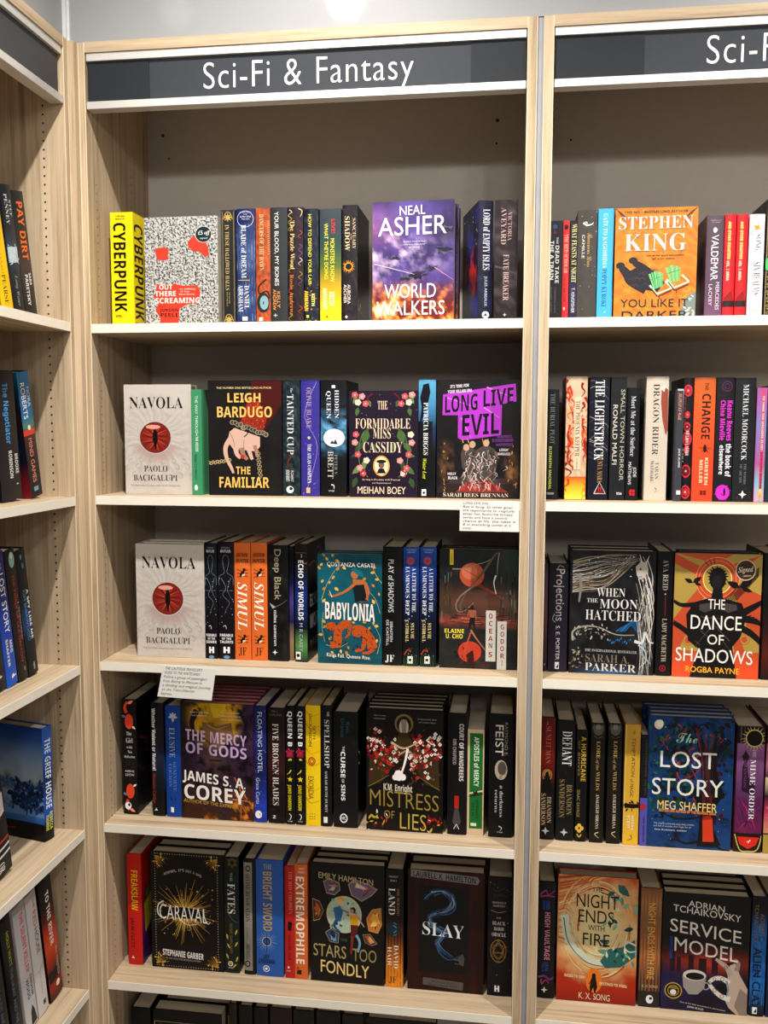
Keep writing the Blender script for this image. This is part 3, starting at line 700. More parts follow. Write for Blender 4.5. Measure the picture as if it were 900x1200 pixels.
def evil():
    def f(a, b):
        c = mix('19181d', '2a2528', nz(a, b, 4, 40)); q = max(0, 1-abs(a-.12)*9)*max(0, 1-abs(b-.7)*4.5)+max(0, 1-abs(a-.9)*9)*max(0, 1-abs(b-.78)*4.5)
        return mix(c, 'b88858', q*max(0, nz(a, b, 16, 41)-.3)*1.8)
    fld(f, 30, 44)
    P_ = 'b848c8'
    p([(528, 108), (812, 66), (816, 136), (760, 146), (758, 268), (606, 290), (588, 280), (588, 190), (526, 190)], P_)
    for a in ((540, 120, 660, 160), (700, 80, 800, 120), (600, 200, 640, 280), (690, 160, 750, 200)): l([(a[0], a[1]), (a[2], a[3])], 5, 'd888e0', 2)
    t('LONG', 532, 118, 668, 182, '17141c', 'B', None, 14); t('LIVE', 682, 94, 808, 158, '17141c', 'B', None, 14); t('EVIL', 598, 190, 752, 272, '17141c', 'B', None, 10)
    t("IT'S TIME FOR", 556, 72, 630, 84, 'e8e0e8', 'B', None, 6); t('YOUR VILLAIN ERA', 546, 92, 642, 104, 'e8e0e8', 'B', None, 6)
    p([(520, 460), (800, 460), (830, 500), (500, 500)], '3a3030'); p([(560, 440), (770, 440), (780, 464), (550, 464)], '4c4040')
    R = random.Random(5)
    p([(600, 345), (610, 315), (640, 305), (655, 330), (700, 305), (735, 325), (748, 360), (735, 430), (770, 490), (620, 492), (600, 440), (630, 420), (606, 400)], '5c5450')
    p([(640, 450), (700, 440), (790, 496), (580, 496)], '9a403e')
    for i in range(150): x, y = R.gauss(680, 34), R.uniform(325, 470); curve([(x, y), (x+R.uniform(-12, 12), y+R.uniform(6, 16)), (x+R.uniform(-20, 20), y+R.uniform(16, 34))], R.uniform(2, 5), R.choice(['e8e2de', 'b8b0ac', '3a3434', 'c8a098', '6a5c54', 'd8d0cc', '2a2526']), .6)
    for i in range(30): x = R.uniform(600, 770); curve([(x, 455+R.uniform(0, 20)), (x+R.uniform(-14, 14), 490)], R.uniform(3, 7), R.choice(['b8504c', 'd87870', 'e8b0a8', '7a302e']), 1)
    for i in range(40): x, y = R.choice((R.gauss(540, 10), R.gauss(806, 8))), R.uniform(290, 500); l([(x, y), (x+R.uniform(-6, 6), y+R.uniform(4, 16))], 3, R.choice(['b88a58', '6a4c34', 'd8a870']), 1)
    for x, y in ((622, 318), (646, 306), (700, 300)): o(x, y, 12, 'c8a890', 14)
    for x in (610, 632, 690, 712): l([(x, 300), (x-6, 282)], 4, 'd8a840', 1)
    t('MURDEROUS,', 742, 270, 802, 280, '8a50a0', 'B', None, 2); t('BLOODSTAINED', 722, 284, 806, 296, '8a50a0', 'B', None, 2); t('MASTERPIECE', 738, 302, 806, 312, '8a50a0', 'B', None, 2); t('LEIGH', 752, 322, 786, 332, 'e8e0e8', 'B'); t('BARDUGO', 744, 338, 796, 348, 'e8e0e8', 'B')
    t('HOLLY', 548, 418, 582, 428, 'e8e0e8', 'B'); t('BLACK', 550, 434, 588, 445, 'e8e0e8', 'B'); t('SARAH REES BRENNAN', 530, 500, 790, 515, 'e8d8c8', 'S')
fo(504, 830, 50, 521, '1e1c22', 'face-out black book with ragged purple title strips', evil, .035)

row(SHZ[2], .062, 'books on the third shelf of the middle bookcase')
K(130, 620, .28889)
fo(102, 380, 62, 516, 'd2cdc6', 'off-white face-out book with red reptile eye, on the third shelf', lambda: navola(16, -12), .04,
   [(-.002, 'copy hidden directly behind the off-white reptile-eye book on the third shelf')])
def parable(c, t2):
    def q():
        x0, x1 = A.box[0], A.box[2]; w = x1-x0; m = (x0+x1)/2
        g(x0, 54, x1, 536, [c, c, '1b1722', '15131c']); t('OCTAVIA E', m-w*.26, 74, m+w*.26, 80, 'b0b8c0'); t('BUTLER', m-w*.32, 85, m+w*.32, 96, 'd8dce0', 'B')
        c2 = '7c8a94'
        curve([(m-w*.1, 165), (m-w*.18, 140), (m-w*.16, 116), (m, 106), (m+w*.16, 116), (m+w*.18, 140), (m+w*.1, 165)], 1.6, c2); curve([(m-w*.1, 165), (m-w*.1, 180), (m-w*.42, 196), (m-w*.44, 230)], 1.6, c2); curve([(m+w*.1, 165), (m+w*.1, 180), (m+w*.42, 196), (m+w*.44, 230)], 1.6, c2)
        curve([(m-w*.3, 200), (m, 240), (m-w*.2, 270), (m+w*.2, 300), (m, 330), (m-w*.1, 350)], 1.8, '8c98a4', .6); curve([(m+w*.3, 200), (m+w*.1, 250), (m+w*.4, 290)], 1.5, '8c98a4', .5); l([(x0+4, 252), (x1-4, 252)], 1.2, c2)
        dots(3, 14, x0+2, 200, x1-2, 420, .8, 2, ['c8ccd8']); curve([(m-w*.2, 400), (m-w*.05, 396), (m, 410)], 2, 'e0e0e0')
        t('PARABLE', m-w*.42, 430, m+w*.42, 441, 'f0f0f0', 'B'); t('OF THE', m-w*.3, 445, m+w*.3, 454, 'f0f0f0', 'B'); t(t2, m-w*.42, 458, m+w*.42, 469, 'f0f0f0', 'B')
        r(m-w*.2, 484, m-w*.06, 510, 'f4f4f4'); r(m+w*.06, 484, m+w*.2, 510, 'f4f4f4'); r(m-w*.16, 494, m+w*.16, 500, 'f4f4f4'); o(m, 526, w*.2, '7aa0c8', 7); 
    return q
sp(380, 431, 58, 533, '1a1a22', 'slim near-black book with faint drawn figure, left of the matching pair', parable('1a2228', 'SOWER'))
sp(434, 500, 53, 535, '1e1a28', 'dark plum book with faint drawn figure, directly left of the orange pair', parable('1e1a28', 'TALENTS'))
def simul():
    x0, x1 = A.box[0], A.box[2]; w = x1-x0; X = lambda q: x0+w*q
    r(x0, 58, x1, 540, 'e07c3e'); t('ANDREW', X(.14), 98, X(.86), 114, '3a2418', 'B'); t('HUNTER', X(.12), 122, X(.88), 138, '3a2418', 'B')
    for cy in (182, 455):
        leaf(X(.36), cy+16, 36, -60, '1c1512', .45); leaf(X(.46), cy+12, 20, -40, 'f0e0c0', .5); o(X(.62), cy-16, w*.09, '1c1512')
        for i in range(3): l([(X(.5), cy-8+i*9), (X(.18), cy-18+i*16)], 1.8, '1c1512'); l([(X(.55), cy-8+i*9), (X(.86), cy-18+i*14)], 1.8, '1c1512')
    v('SIMUL', 218, 418, X(.2), X(.78), 'fdf3e4', 'I'); t('JF', X(.24), 486, X(.72), 518, '1c1512', 'S')
_lab = ('left of the two identical orange spines with a beetle', 'right of the two identical orange spines with a beetle')
sp(501, 567, 57, 538, 'd97438', _lab[0], simul); sp(569, 634, 57, 539, 'd97438', _lab[1], simul)
def deep():
    fld(lambda a, b: mix('171717', '3a3a38', (nz(a, b*4, 3, 50)-.48)*2), 6, 30)
    v('Deep Black', 80, 288, 664, 690, 'b8ae90', 'G'); v('miles cameron', 330, 480, 660, 672, 'd8d8d8', 'B'); star(664, 505, 11, 'e8e8e8', 4, .35); p([(642, 302), (668, 318), (656, 326)], 'b0b8b0'); curve([(668, 318), (700, 300), (716, 285)], 4, '6a706a', 1)
sp(638, 720, 66, 541, '181818', 'thick black book with thin khaki sans lettering', deep)
def thin():
    g(722, 60, 744, 545, ['1c1a20', '1c1a20', '22204a', '6058a0', '3a3468', 'b09878', '9a8058'])
sp(722, 742, 70, 545, '1c1a20', 'thin leaning-looking purple book with tan foot, between two black books', thin, hard=False, rec=.075)
K(300, 625, .13333)
def echo():
    g(338, 95, 455, 1140, ['302420', '241c20', '1a2448', '1c3c84', '1c3468', '1a1c30', '6a9a58', '2a3a40'])
    l([(345, 172), (450, 172)], 3, '8a8480'); t('2', 392, 186, 410, 212, 'e0e0e0', 'B'); v('ECHO OF WORLDS', 234, 768, 372, 418, 'f4f4f4', 'B'); v('M R CAREY', 790, 1046, 378, 410, 'b8c0c8', 'G'); curve([(418, 270), (445, 262), (452, 280)], 8, 'c08a68', 3)
    r(346, 1050, 390, 1118, 'f0f0e8'); o(368, 1082, 14, '14161c', 16)
def echof():
    g(0, 0, 100, 150, ['2a2018', '1c1a20', '181a24', '14151c']); ring(60, 34, 26, 2, '6a5a90'); ring(66, 38, 22, 2, '6a9060'); curve([(10, 28), (40, 26), (60, 40)], 3, 'b08870', 1)
    t('ECHO OF', 14, 66, 90, 82, 'e8e8e8', 'B'); t('WORLDS', 14, 92, 92, 110, 'e8e8e8', 'B'); t('M. R. CAREY', 14, 124, 80, 134, 'b0b0b0')
sp(340, 452, 95, 1140, '1c1c26', 'dark book with white lettering on a blue glow, left of the teal leopard cover', echo, front_fn=echof, yaw=-3)
K(370, 630, .28889)
def baby():
    fld(lambda a, b: mix('14525e', '1c7484', (nz(a, b, 3, 55))*1.1), 12, 18)
    for i in range(26): x = 8+i*10.2; l([(x, 490), (x+5, 498), (x+10, 490)], 2, '0c3a46'); l([(x, 480), (x+5, 488), (x+10, 480)], 2, '0c3a46')
    G_ = 'dfae48'
    for pts in ([(22, 250), (40, 200), (60, 160), (88, 120)], [(262, 300), (240, 240), (200, 200)], [(30, 300), (24, 360), (36, 420)], [(268, 180), (240, 140), (225, 100)], [(250, 460), (262, 400), (240, 350)], [(40, 430), (90, 440), (130, 420)]): curve(pts, 2, 'b8c09a', 1)
    R = random.Random(12)
    for x, y in ((36, 80), (28, 105), (50, 95), (20, 130), (60, 122), (30, 170), (52, 188), (28, 215), (66, 168), (85, 135), (108, 118), (76, 200), (245, 120), (222, 140), (258, 165), (205, 160), (240, 195), (258, 230), (240, 262), (25, 262), (24, 330), (40, 352), (28, 390), (52, 410), (100, 446), (130, 432), (160, 340), (236, 330), (222, 352), (256, 350), (250, 400), (232, 420), (120, 452), (80, 88), (95, 100), (66, 80), (190, 335), (60, 455)):
        leaf(x, y, R.uniform(15, 22), R.uniform(0, 360), R.choice([G_, 'e8c060', 'c8923a']), .6)
    S = 'c07848'
    o(158, 148, 15, S, 17); p([(140, 128), (160, 122), (190, 138), (196, 160), (172, 150)], '1c7c88'); p([(150, 165), (200, 170), (214, 250), (176, 256), (152, 190)], S); p([(150, 190), (196, 186), (210, 250), (160, 256)], '1c2a30')
    curve([(158, 185), (120, 215), (70, 235), (52, 226)], 12, S, 6); curve([(200, 178), (214, 210), (206, 246)], 12, S, 8); l([(66, 240), (54, 212)], 4, 'e8e8e8', 1)
    L_ = 'c2622c'
    curve([(58, 430), (84, 424), (88, 380), (110, 350), (140, 345)], 26, L_, 34); o(62, 356, 22, L_, 17); curve([(96, 370), (100, 410), (94, 440)], 16, L_, 8); curve([(140, 345), (132, 390), (120, 400)], 14, L_, 8)
    curve([(150, 368), (185, 366), (220, 400), (232, 440)], 32, L_, 40); o(168, 378, 22, L_, 18); curve([(200, 400), (190, 440), (160, 452)], 20, L_, 10); curve([(236, 440), (214, 456), (190, 458)], 16, L_, 9)
    dots(2, 50, 50, 345, 140, 430, 1.5, 3.2, ['5a2414']); dots(3, 60, 150, 362, 236, 450, 1.5, 3.2, ['5a2414'])
    W = 'f6efe6'
    t('COSTANZA CASATI', 44, 100, 240, 116, W, 'G', None, -3); t('BABYLONIA', 34, 258, 240, 326, W, 'B', (2, '1a3a44'), -6); t('Kings Fall. Queens Rise.', 42, 462, 224, 476, W, 'G', None, -8)
fo(6, 269, 68, 504, '14525e', 'face-out teal book with two orange leopards and golden leaves', baby, .03, [(.003, 'teal-backed copy hidden behind the leopard cover')])
def play():
    v('PLAY of SHADOWS', 88, 304, 294, 316, 'd8d8d8', 'G'); v('SEBASTIEN', 340, 424, 302, 312, 'e0e0e0'); v('DE CASTELL', 334, 440, 286, 296, 'e0e0e0'); t('JF', 282, 478, 320, 506, 'f0f0f0', 'S')
sp(271, 352, 38, 521, '17181a', 'plain black book with thin white lettering, right of the leopard cover', play)
def letter():
    x0, x1 = A.box[0], A.box[2]; w = x1-x0; X = lambda q: x0+w*q
    g(x0, 40, x1, 526, ['2c5ca8', '244c98', '1c3c84', '182c5c', '14203c', '12182a', '141c20', '1c3020'])
    t('THE SUNKEN', X(.2), 48, X(.8), 53, 'b8c8e0'); t('ARCHIVE', X(.26), 58, X(.74), 63, 'b8c8e0'); ring(X(.45), 95, w*.26, 3, 'a8583a'); ring(X(.45), 95, w*.18, 3, 'c87848'); o(X(.45), 95, w*.1, 'c83c28')
    v('A LETTER TO THE', 122, 302, X(.56), X(.8), 'e8ecf4', 'S'); v('LUMINOUS DEEP', 118, 316, X(.16), X(.4), 'e8ecf4', 'S'); dots(7, 30, x0+3, 110, x1-3, 500, .8, 2.2, ['d8e0f0', '90b0d8'])
    v('SYLVIE', 346, 412, X(.5), X(.7), 'f0e0a0', 'S'); v('CATHRALL', 336, 426, X(.16), X(.36), 'f0e0a0', 'S')
    curve([(X(.1), 478), (X(.3), 458), (X(.5), 466), (X(.4), 450)], 5, 'b85a34', 2); r(X(.3), 484, X(.62), 514, 'f2f2ec'); o(X(.46), 499, w*.09, '14161c')
    for i in range(6): curve([(X(.1+i*.15), 524), (X(.06+i*.15), 500), (X(.14+i*.15), 480)], 2, '4a7a48', .6)
sp(354, 419, 40, 525, '1c3058', 'left of the two identical deep blue spines that darken to green', letter); sp(422, 489, 40, 527, '1c3058', 'right of the two identical deep blue spines that darken to green', letter)
def ocean():
    R = random.Random(66)
    def f(a, b):
        c = mix('20262a', '3a3c3a', nz(a, b, 4, 60)); c = mix(c, 'b05a44', max(0, 1-abs(b-.6)*14)*nz(a*4, b*16, 2, 61)*1.3); c = mix(c, '8a5a48', max(0, 1-abs(b-.45)*5)*.6)
        c = mix(c, '5c7468', max(0, a-.7)*max(0, .6-b)*3); return mix(c, '5a4038', max(0, b-.62)*max(0, nz(a*2, b*8, 3, 62)-.45)*6)
    fld(f, 40, 58)
    r(541, 50, 556, 112, 'e8d040'); v('A NOVEL', 66, 106, 545, 552, '2a2420')
    o(632, 150, 50, 'c8684a', 48, 28); o(622, 138, 32, 'd88464', 30, 20); l([(600, 130), (680, 170)], 2, '7a3a2c')
    curve([(552, 128), (600, 126), (640, 112), (700, 92), (735, 60)], 5, 'a09480', 2)
    for i in range(9): curve([(588-i, 296-i*2), (600+i*2, 236-i*3), (656+i*2, 160-i), (722+i, 66)], 2.2, ['6a6254', '4c463e', '80765f'][i % 3], 1)
    curve([(640, 196), (590, 232), (568, 270), (578, 298), (606, 292), (640, 262)], 6, '8e8270', 3)
    for i in range(60): x = R.choice((R.uniform(500, 548), R.uniform(748, 815))); y = R.uniform(120, 300); l([(x, y), (x, y+R.uniform(20, 60))], R.uniform(3, 7), R.choice(['2c4a48', '48685e', '8a6040', '3a3430', '6a8478', '1c2c30']), 2)
    for i in range(40): y = R.uniform(300, 345); x = R.uniform(500, 780); l([(x, y), (x+R.uniform(20, 60), y+R.uniform(-2, 2))], R.uniform(1.5, 4), R.choice(['c86a50', '2a2a2c', 'e08a68', '6a3430']), 1)
    curve([(660, 190), (720, 220), (780, 258)], 14, '8a4438', 3); curve([(730, 150), (722, 180), (732, 225)], 7, 'e8e8e4', 2); curve([(742, 60), (736, 110), (735, 150)], 5, '989088', 2); curve([(688, 235), (760, 225), (800, 245)], 8, '6a3a34', 2)
    for x in range(8): r(502+x*6, 170+(x*37) % 60, 506+x*6, 300, '5a4838')
    l([(600, 300), (600, 285), (645, 285), (645, 300)], 3, '2a2422')
    o(634, 278, 7, '3a2420', 8); p([(622, 290), (648, 290), (644, 325), (626, 325)], 'a86a50'); p([(626, 320), (646, 320), (648, 370), (636, 345), (618, 375)], '2c2426'); l([(622, 292), (614, 330)], 5, 'a86a50', 3); l([(648, 292), (652, 330)], 5, 'a86a50', 3)
    o(626, 458, 48, 'c8503c', 42, 24); l([(630, 370), (650, 400), (690, 450)], 8, 'c08060', 3); l([(630, 380), (610, 440), (600, 480)], 7, 'b07050', 2); p([(612, 470), (640, 450), (650, 520), (620, 518)], '4a2420'); leaves(4, 16, 570, 430, 680, 510, 8, 16, ['2a2226', '8a3428'])
    t('ELAINE', 520, 368, 604, 384, 'f0e060', 'B'); t('U. CHO', 526, 388, 598, 406, 'f0e060', 'B')
    r(692, 290, 732, 494, 'd8d8d2'); r(738, 332, 776, 528, 'd8d8d2')
    for i, ch in enumerate("OCEAN'S"):
        y = [302, 332, 362, 392, 420, 438, 456][i]; q = [24, 24, 24, 24, 24, 10, 24][i]; t(ch, 702, y, 720 if ch != "'" else 708, y+q-4, 'a83c34', 'B')
    for i, ch in enumerate('GODORI'): t(ch, 750 if ch != 'I' else 756, 344+i*29, 768 if ch != 'I' else 762, 364+i*29, 'a83c34', 'B')
fo(500, 818, 48, 526, '26282a', 'face-out retro space scene with red planet and two lettered strips', ocean, .032, [(.002, 'dark red-backed copy hidden behind the retro space cover')])

row(SHZ[3], .056, 'books on the fourth shelf of the middle bookcase')
K(130, 790, .28889)
def girl():
    K2 = 'd8d4cc'
    for s, y in ((1, 165), (-1, 495)):
        O_ = 'e0583a'
        curve([(70, y-52*s), (60, y-30*s), (66, y-8*s)], 9, O_, 12); o(76, y+26*s, 17, O_, 30); leaf(72, y-44*s, 26, -30*s, 'f0a080', .5); leaf(64, y+10*s, 22, 200, '6a8aa0', .5); leaf(88, y+44*s, 18, 40*s, 'f4e0d0', .5)
    t('The', 64, 232, 86, 246, K2, 'S'); t('Girl', 62, 256, 90, 276, K2, 'S'); t('with', 64, 288, 88, 298, K2, 'S'); t('No', 68, 306, 86, 318, K2, 'S'); t('Reflection', 54, 326, 98, 336, K2, 'S')
    dots(2, 20, 54, 345, 98, 375, .8, 2, ['4a4a50']); t('KESHE', 56, 385, 94, 393, K2, 'G'); t('CHOW', 56, 399, 94, 408, K2, 'G'); o(66, 528, 13, 'f0f0f0', 15); o(70, 524, 5, '17171a', 6)
def girlf(): fld(lambda a, b: mix('131316', '2c2a2c', (nz(a, b*1.5, 6, 70)-.5)*3), 14, 20); curve([(10, 50), (40, 62), (30, 75), (60, 80)], 4, '7a4034', 1); curve([(12, 95), (50, 100), (30, 110)], 3, '4a2c28', 1)
sp(46, 106, 104, 562, '151518', 'thick black book with two orange koi fish on its spine', girl, front_fn=girlf)
def whether():
    g(162, 118, 216, 568, ['1a1a20', '1b1b22', '1c1c26', '283450', '1e2436', '16161a', '141416'])
    v('Whether Violent or Natural', 140, 388, 168, 182, 'e4e4e4', 'B'); v('Natasha Calder', 400, 520, 168, 180, 'a84838', 'G'); star(180, 545, 8, 'f0f0f0', 3, .3)
def whetherf(): g(0, 0, 100, 150, ['1a1a20', '1c1c24', '242c3c', '2c6ab0', '1a2030', '141416']); l([(20, 50), (30, 62)], 2, 'e8e8e8'); l([(20, 75), (30, 87)], 2, 'e8e8e8')
sp(165, 216, 118, 570, '1a1a1e', 'black rounded book with bold white mixed-case lettering beside the blue spine', whether, front_fn=whetherf)
def elusive():
    v('ELUSIVE', 214, 332, 238, 260, 'a8b8d0', 'S'); v('GENEVIEVE', 348, 464, 252, 264, '7898c8', 'S'); v('COGMAN', 356, 448, 234, 246, '7898c8', 'S')
    for a in (-90, 0, 90, 180, -130, -50): leaf(254, 174, 20, a, 'c0c8d0', .5)
    leaf(240, 490, 14, 60, '1a3468', .5); leaf(256, 500, 12, -60, '1a3468', .5); r(240, 528, 252, 548, 'e8ecf0')
sp(222, 284, 130, 566, '1c52a0', 'royal blue book with silver lily emblem at the head', elusive)
def mercy():
    def f(a, b):
        n = nz(a, b*1.5, 3, 80); m = nz(a, b*1.5, 8, 81)
        c = mix('30223c', '5a4060', n); c = mix(c, 'dcae1c', max(0, 1-((a-.46)**2*5+(b-.1)**2*11))*1.5); c = mix(c, '7a5a38', max(0, 1-abs(a-.45)*4)*max(0, 1-abs(b-.3)*2.5)*(.4+n))
        c = mix(c, '17121a', max(0, 1-abs(a-.05)*5)*.8); c = mix(c, '4a2c18', max(0, b-.45)*2.6*(n+.1)); c = mix(c, '14100f', max(0, m-.5)*3.5); return mix(c, 'f09838', max(0, m-.5)*5*max(0, b-.72)*4*max(0, a-.0))
    fld(f, 40, 58)
    p([(400, 118), (470, 122), (462, 172), (420, 178)], 'd8b830'); p([(370, 195), (430, 210), (490, 195), (500, 250), (440, 300), (380, 260)], '8a6a48')
    curve([(392, 205), (430, 222), (480, 205)], 3, 'd8a860', 1); curve([(352, 150), (330, 200), (342, 260)], 26, '1c1620', 14); curve([(525, 150), (550, 200), (530, 280)], 22, '2a1c38', 10); r(398, 345, 450, 352, '3a2a20'); curve([(410, 470), (400, 500), (380, 540)], 10, '2a1a14', 4)
    for i in range(14): R = random.Random(i); l([(R.uniform(480, 570), R.uniform(400, 520)), (R.uniform(520, 574), R.uniform(480, 590))], 3, R.choice(['e88a38', 'f4c070', '6a3418']), 1)
    t("'An epic of world-building", 322, 155, 398, 160, 'e8e0e0'); t('and invention', 330, 168, 392, 173, 'e8e0e0'); t("'A masterpiece", 448, 152, 524, 157, 'e8e0e0'); t('of science fiction', 448, 166, 530, 171, 'e8e0e0'); t('Highly recommended', 448, 180, 530, 185, 'e8e0e0')
    W = 'f0ece6'
    t('THE MERCY', 302, 226, 552, 270, 'c8b0c8', 'B', None, -18); t('OF GODS', 300, 278, 554, 322, 'c8b0d0', 'B', None, -16)
    t('JAMES S. A.', 292, 392, 548, 432, W, 'B', (2, '2a1a14'), -26); t('COREY', 290, 448, 546, 506, W, 'B', (2, '2a1a14'), -16); t('AUTHOR OF THE EXPANSE', 292, 508, 514, 522, 'c8a848', 'G', None, -18)
def copies(n, what, j=3, group=0):
    R = random.Random(n*7+j); nm = ['first', 'second', 'third', 'fourth', 'fifth']
    return [(R.uniform(-.003, .006), '%s copy stacked behind the %s' % (nm[i], what)) for i in range(n)]
fo(282, 578, 119, 588, '8c1c50', 'face-out gold and violet robed figure with huge white capitals', mercy, .024, copies(5, 'gold and violet robed-figure cover'), hard=True)
def hotel():
    g(578, 130, 630, 602, ['222c68', '263474', '2c3a7c', '24306a', '222c60', '283c8c', '3450b8', '2c44a8']); dots(4, 50, 580, 140, 628, 590, .8, 2, ['98a8e0', 'e0a0b0', '6070b0'])
    v('FLOATING HOTEL', 152, 400, 596, 614, 'c8d4f0', 'G'); v('Grace Curtis', 420, 528, 588, 602, 'c8d0e8', 'G'); o(597, 570, 14, 'f0f0f4', 16); curve([(590, 575), (598, 562), (604, 574)], 3, '24306a')
sp(579, 630, 130, 602, '263070', 'indigo starry book beside the robed-figure cover', hotel)
def blades():
    g(634, 140, 706, 606, ['221a1a', '2a1a1c', '3a1c20', '4a2024', '2c1a1c', '1c1618', '181416']); t('MA', 652, 148, 669, 156, '8a8078'); t('I', 673, 148, 676, 156, '8a8078'); t('CORLAND', 644, 162, 694, 170, '8a8078')
    v('FIVE BROKEN BLADES', 200, 532, 656, 680, 'e4e0dc', 'S'); t('Z', 654, 572, 668, 584, 'e8e8e8', 'B'); leaves(5, 14, 640, 300, 700, 560, 12, 24, ['3c1a1e', '54262a'])
sp(636, 706, 138, 604, '241a1c', 'dark maroon book with tall white serif capitals', blades)
def queen():
    x0, x1 = A.box[0], A.box[2]; w = x1-x0; X = lambda q: x0+w*q
    r(x0, 128, x1, 610, '17141a'); v('QUEEN B', 150, 294, X(.28), X(.74), 'f0f0f0', 'B'); p([(X(.2), 306), (X(.8), 306), (X(.85), 336), (X(.15), 336)], 'a02858'); leaves(3, 8, X(.2), 305, X(.7), 330, 10, 16, ['c03c48'])
    o(X(.5), 372, w*.34, '17141a', 36); curve([(X(.3), 350), (X(.6), 345), (X(.72), 372), (X(.5), 395), (X(.2), 405)], 7, 'e8d820', 3); star(X(.5), 425, w*.3, 'e8d820', 5, .45); v('JUNO DAWSON', 448, 552, X(.28), X(.62), 'e8d820', 'B'); curve([(X(.4), 565), (X(.6), 575), (X(.45), 590)], 3, 'e8e8e8'); t('VOYAGER', X(.22), 594, X(.74), 598, 'e8e8e8')
sp(707, 746, 130, 608, '161418', 'left of the two identical narrow black spines with yellow star', queen); sp(748, 788, 132, 609, '161418', 'right of the two identical narrow black spines with yellow star', queen)
def exordia():
    g(788, 128, 852, 616, ['f0d020', 'ecc818', 'f4d828', 'eed020']); 
    for i in range(9): curve([(790, 150+i*50), (812, 172+i*50), (850, 158+i*50)], 3, ['d89820', 'c87a28', 'f8e868'][i % 3], 1)
    v('SETH', 208, 264, 820, 830, '3a2c10'); v('DICKINSON', 160, 294, 804, 815, '3a2c10'); ring(815, 352, 15, 4, 'b03820', 18, 17); ring(815, 352, 9, 3, 'b03820', 14, 10); v('EXORDIA', 412, 506, 800, 822, '8a5a1c', 'G'); dots(6, 0, 0, 0, 1, 1, 1, 1, ['000000'])
    for i in range(3):
        for j in range(3): o(806+i*10, 566+j*10, 2, '5a3c10', 2.2, 6)
sp(790, 850, 128, 614, 'ecca1c', 'bright yellow book with small red ring, fourth shelf', exordia)
K(360, 800, .28889)
def spell():
    v('THE', 118, 138, 80, 90, 'd8d8d8', 'S'); v('SPELLSHOP', 148, 344, 70, 90, 'd8d8d8', 'S'); v('SARAH BETH DURST', 356, 524, 72, 82, 'd8d8d8', 'S'); r(66, 542, 82, 566, 'e8e8e8'); dots(8, 20, 56, 100, 98, 360, 1, 2, ['4a4a50'])
sp(53, 99, 94, 581, '1a1a1c', 'narrow black book right of the yellow spine', spell)
def curse():
    v('Kate', 160, 208, 158, 172, '2c6a74'); v('Dramis', 146, 226, 136, 150, '2c6a74'); v('THE', 264, 284, 142, 152, 'e8e8e8'); v('CURSE', 284, 398, 136, 154, 'f0f0f0', 'B'); v('OF', 402, 418, 140, 150, 'e8e8e8'); v('SINS', 424, 494, 138, 154, 'f0f0f0', 'B'); ring(148, 568, 16, 4, 'f0f0f0', 18, 20); t('HC', 139, 561, 157, 574, 'f0f0f0', 'B')
def cursef(): curve([(6, 52), (18, 58), (18, 70), (6, 66)], 2.5, 'c8c8c8'); r(0, 112, 100, 113, '4a4a4e'); dots(3, 30, 5, 10, 95, 140, .5, 1.2, ['6a6a70'])
sp(106, 206, 120, 608, '1b1c1f', 'fat black book with centred bold white lettering and round emblem', curse, front_fn=cursef)
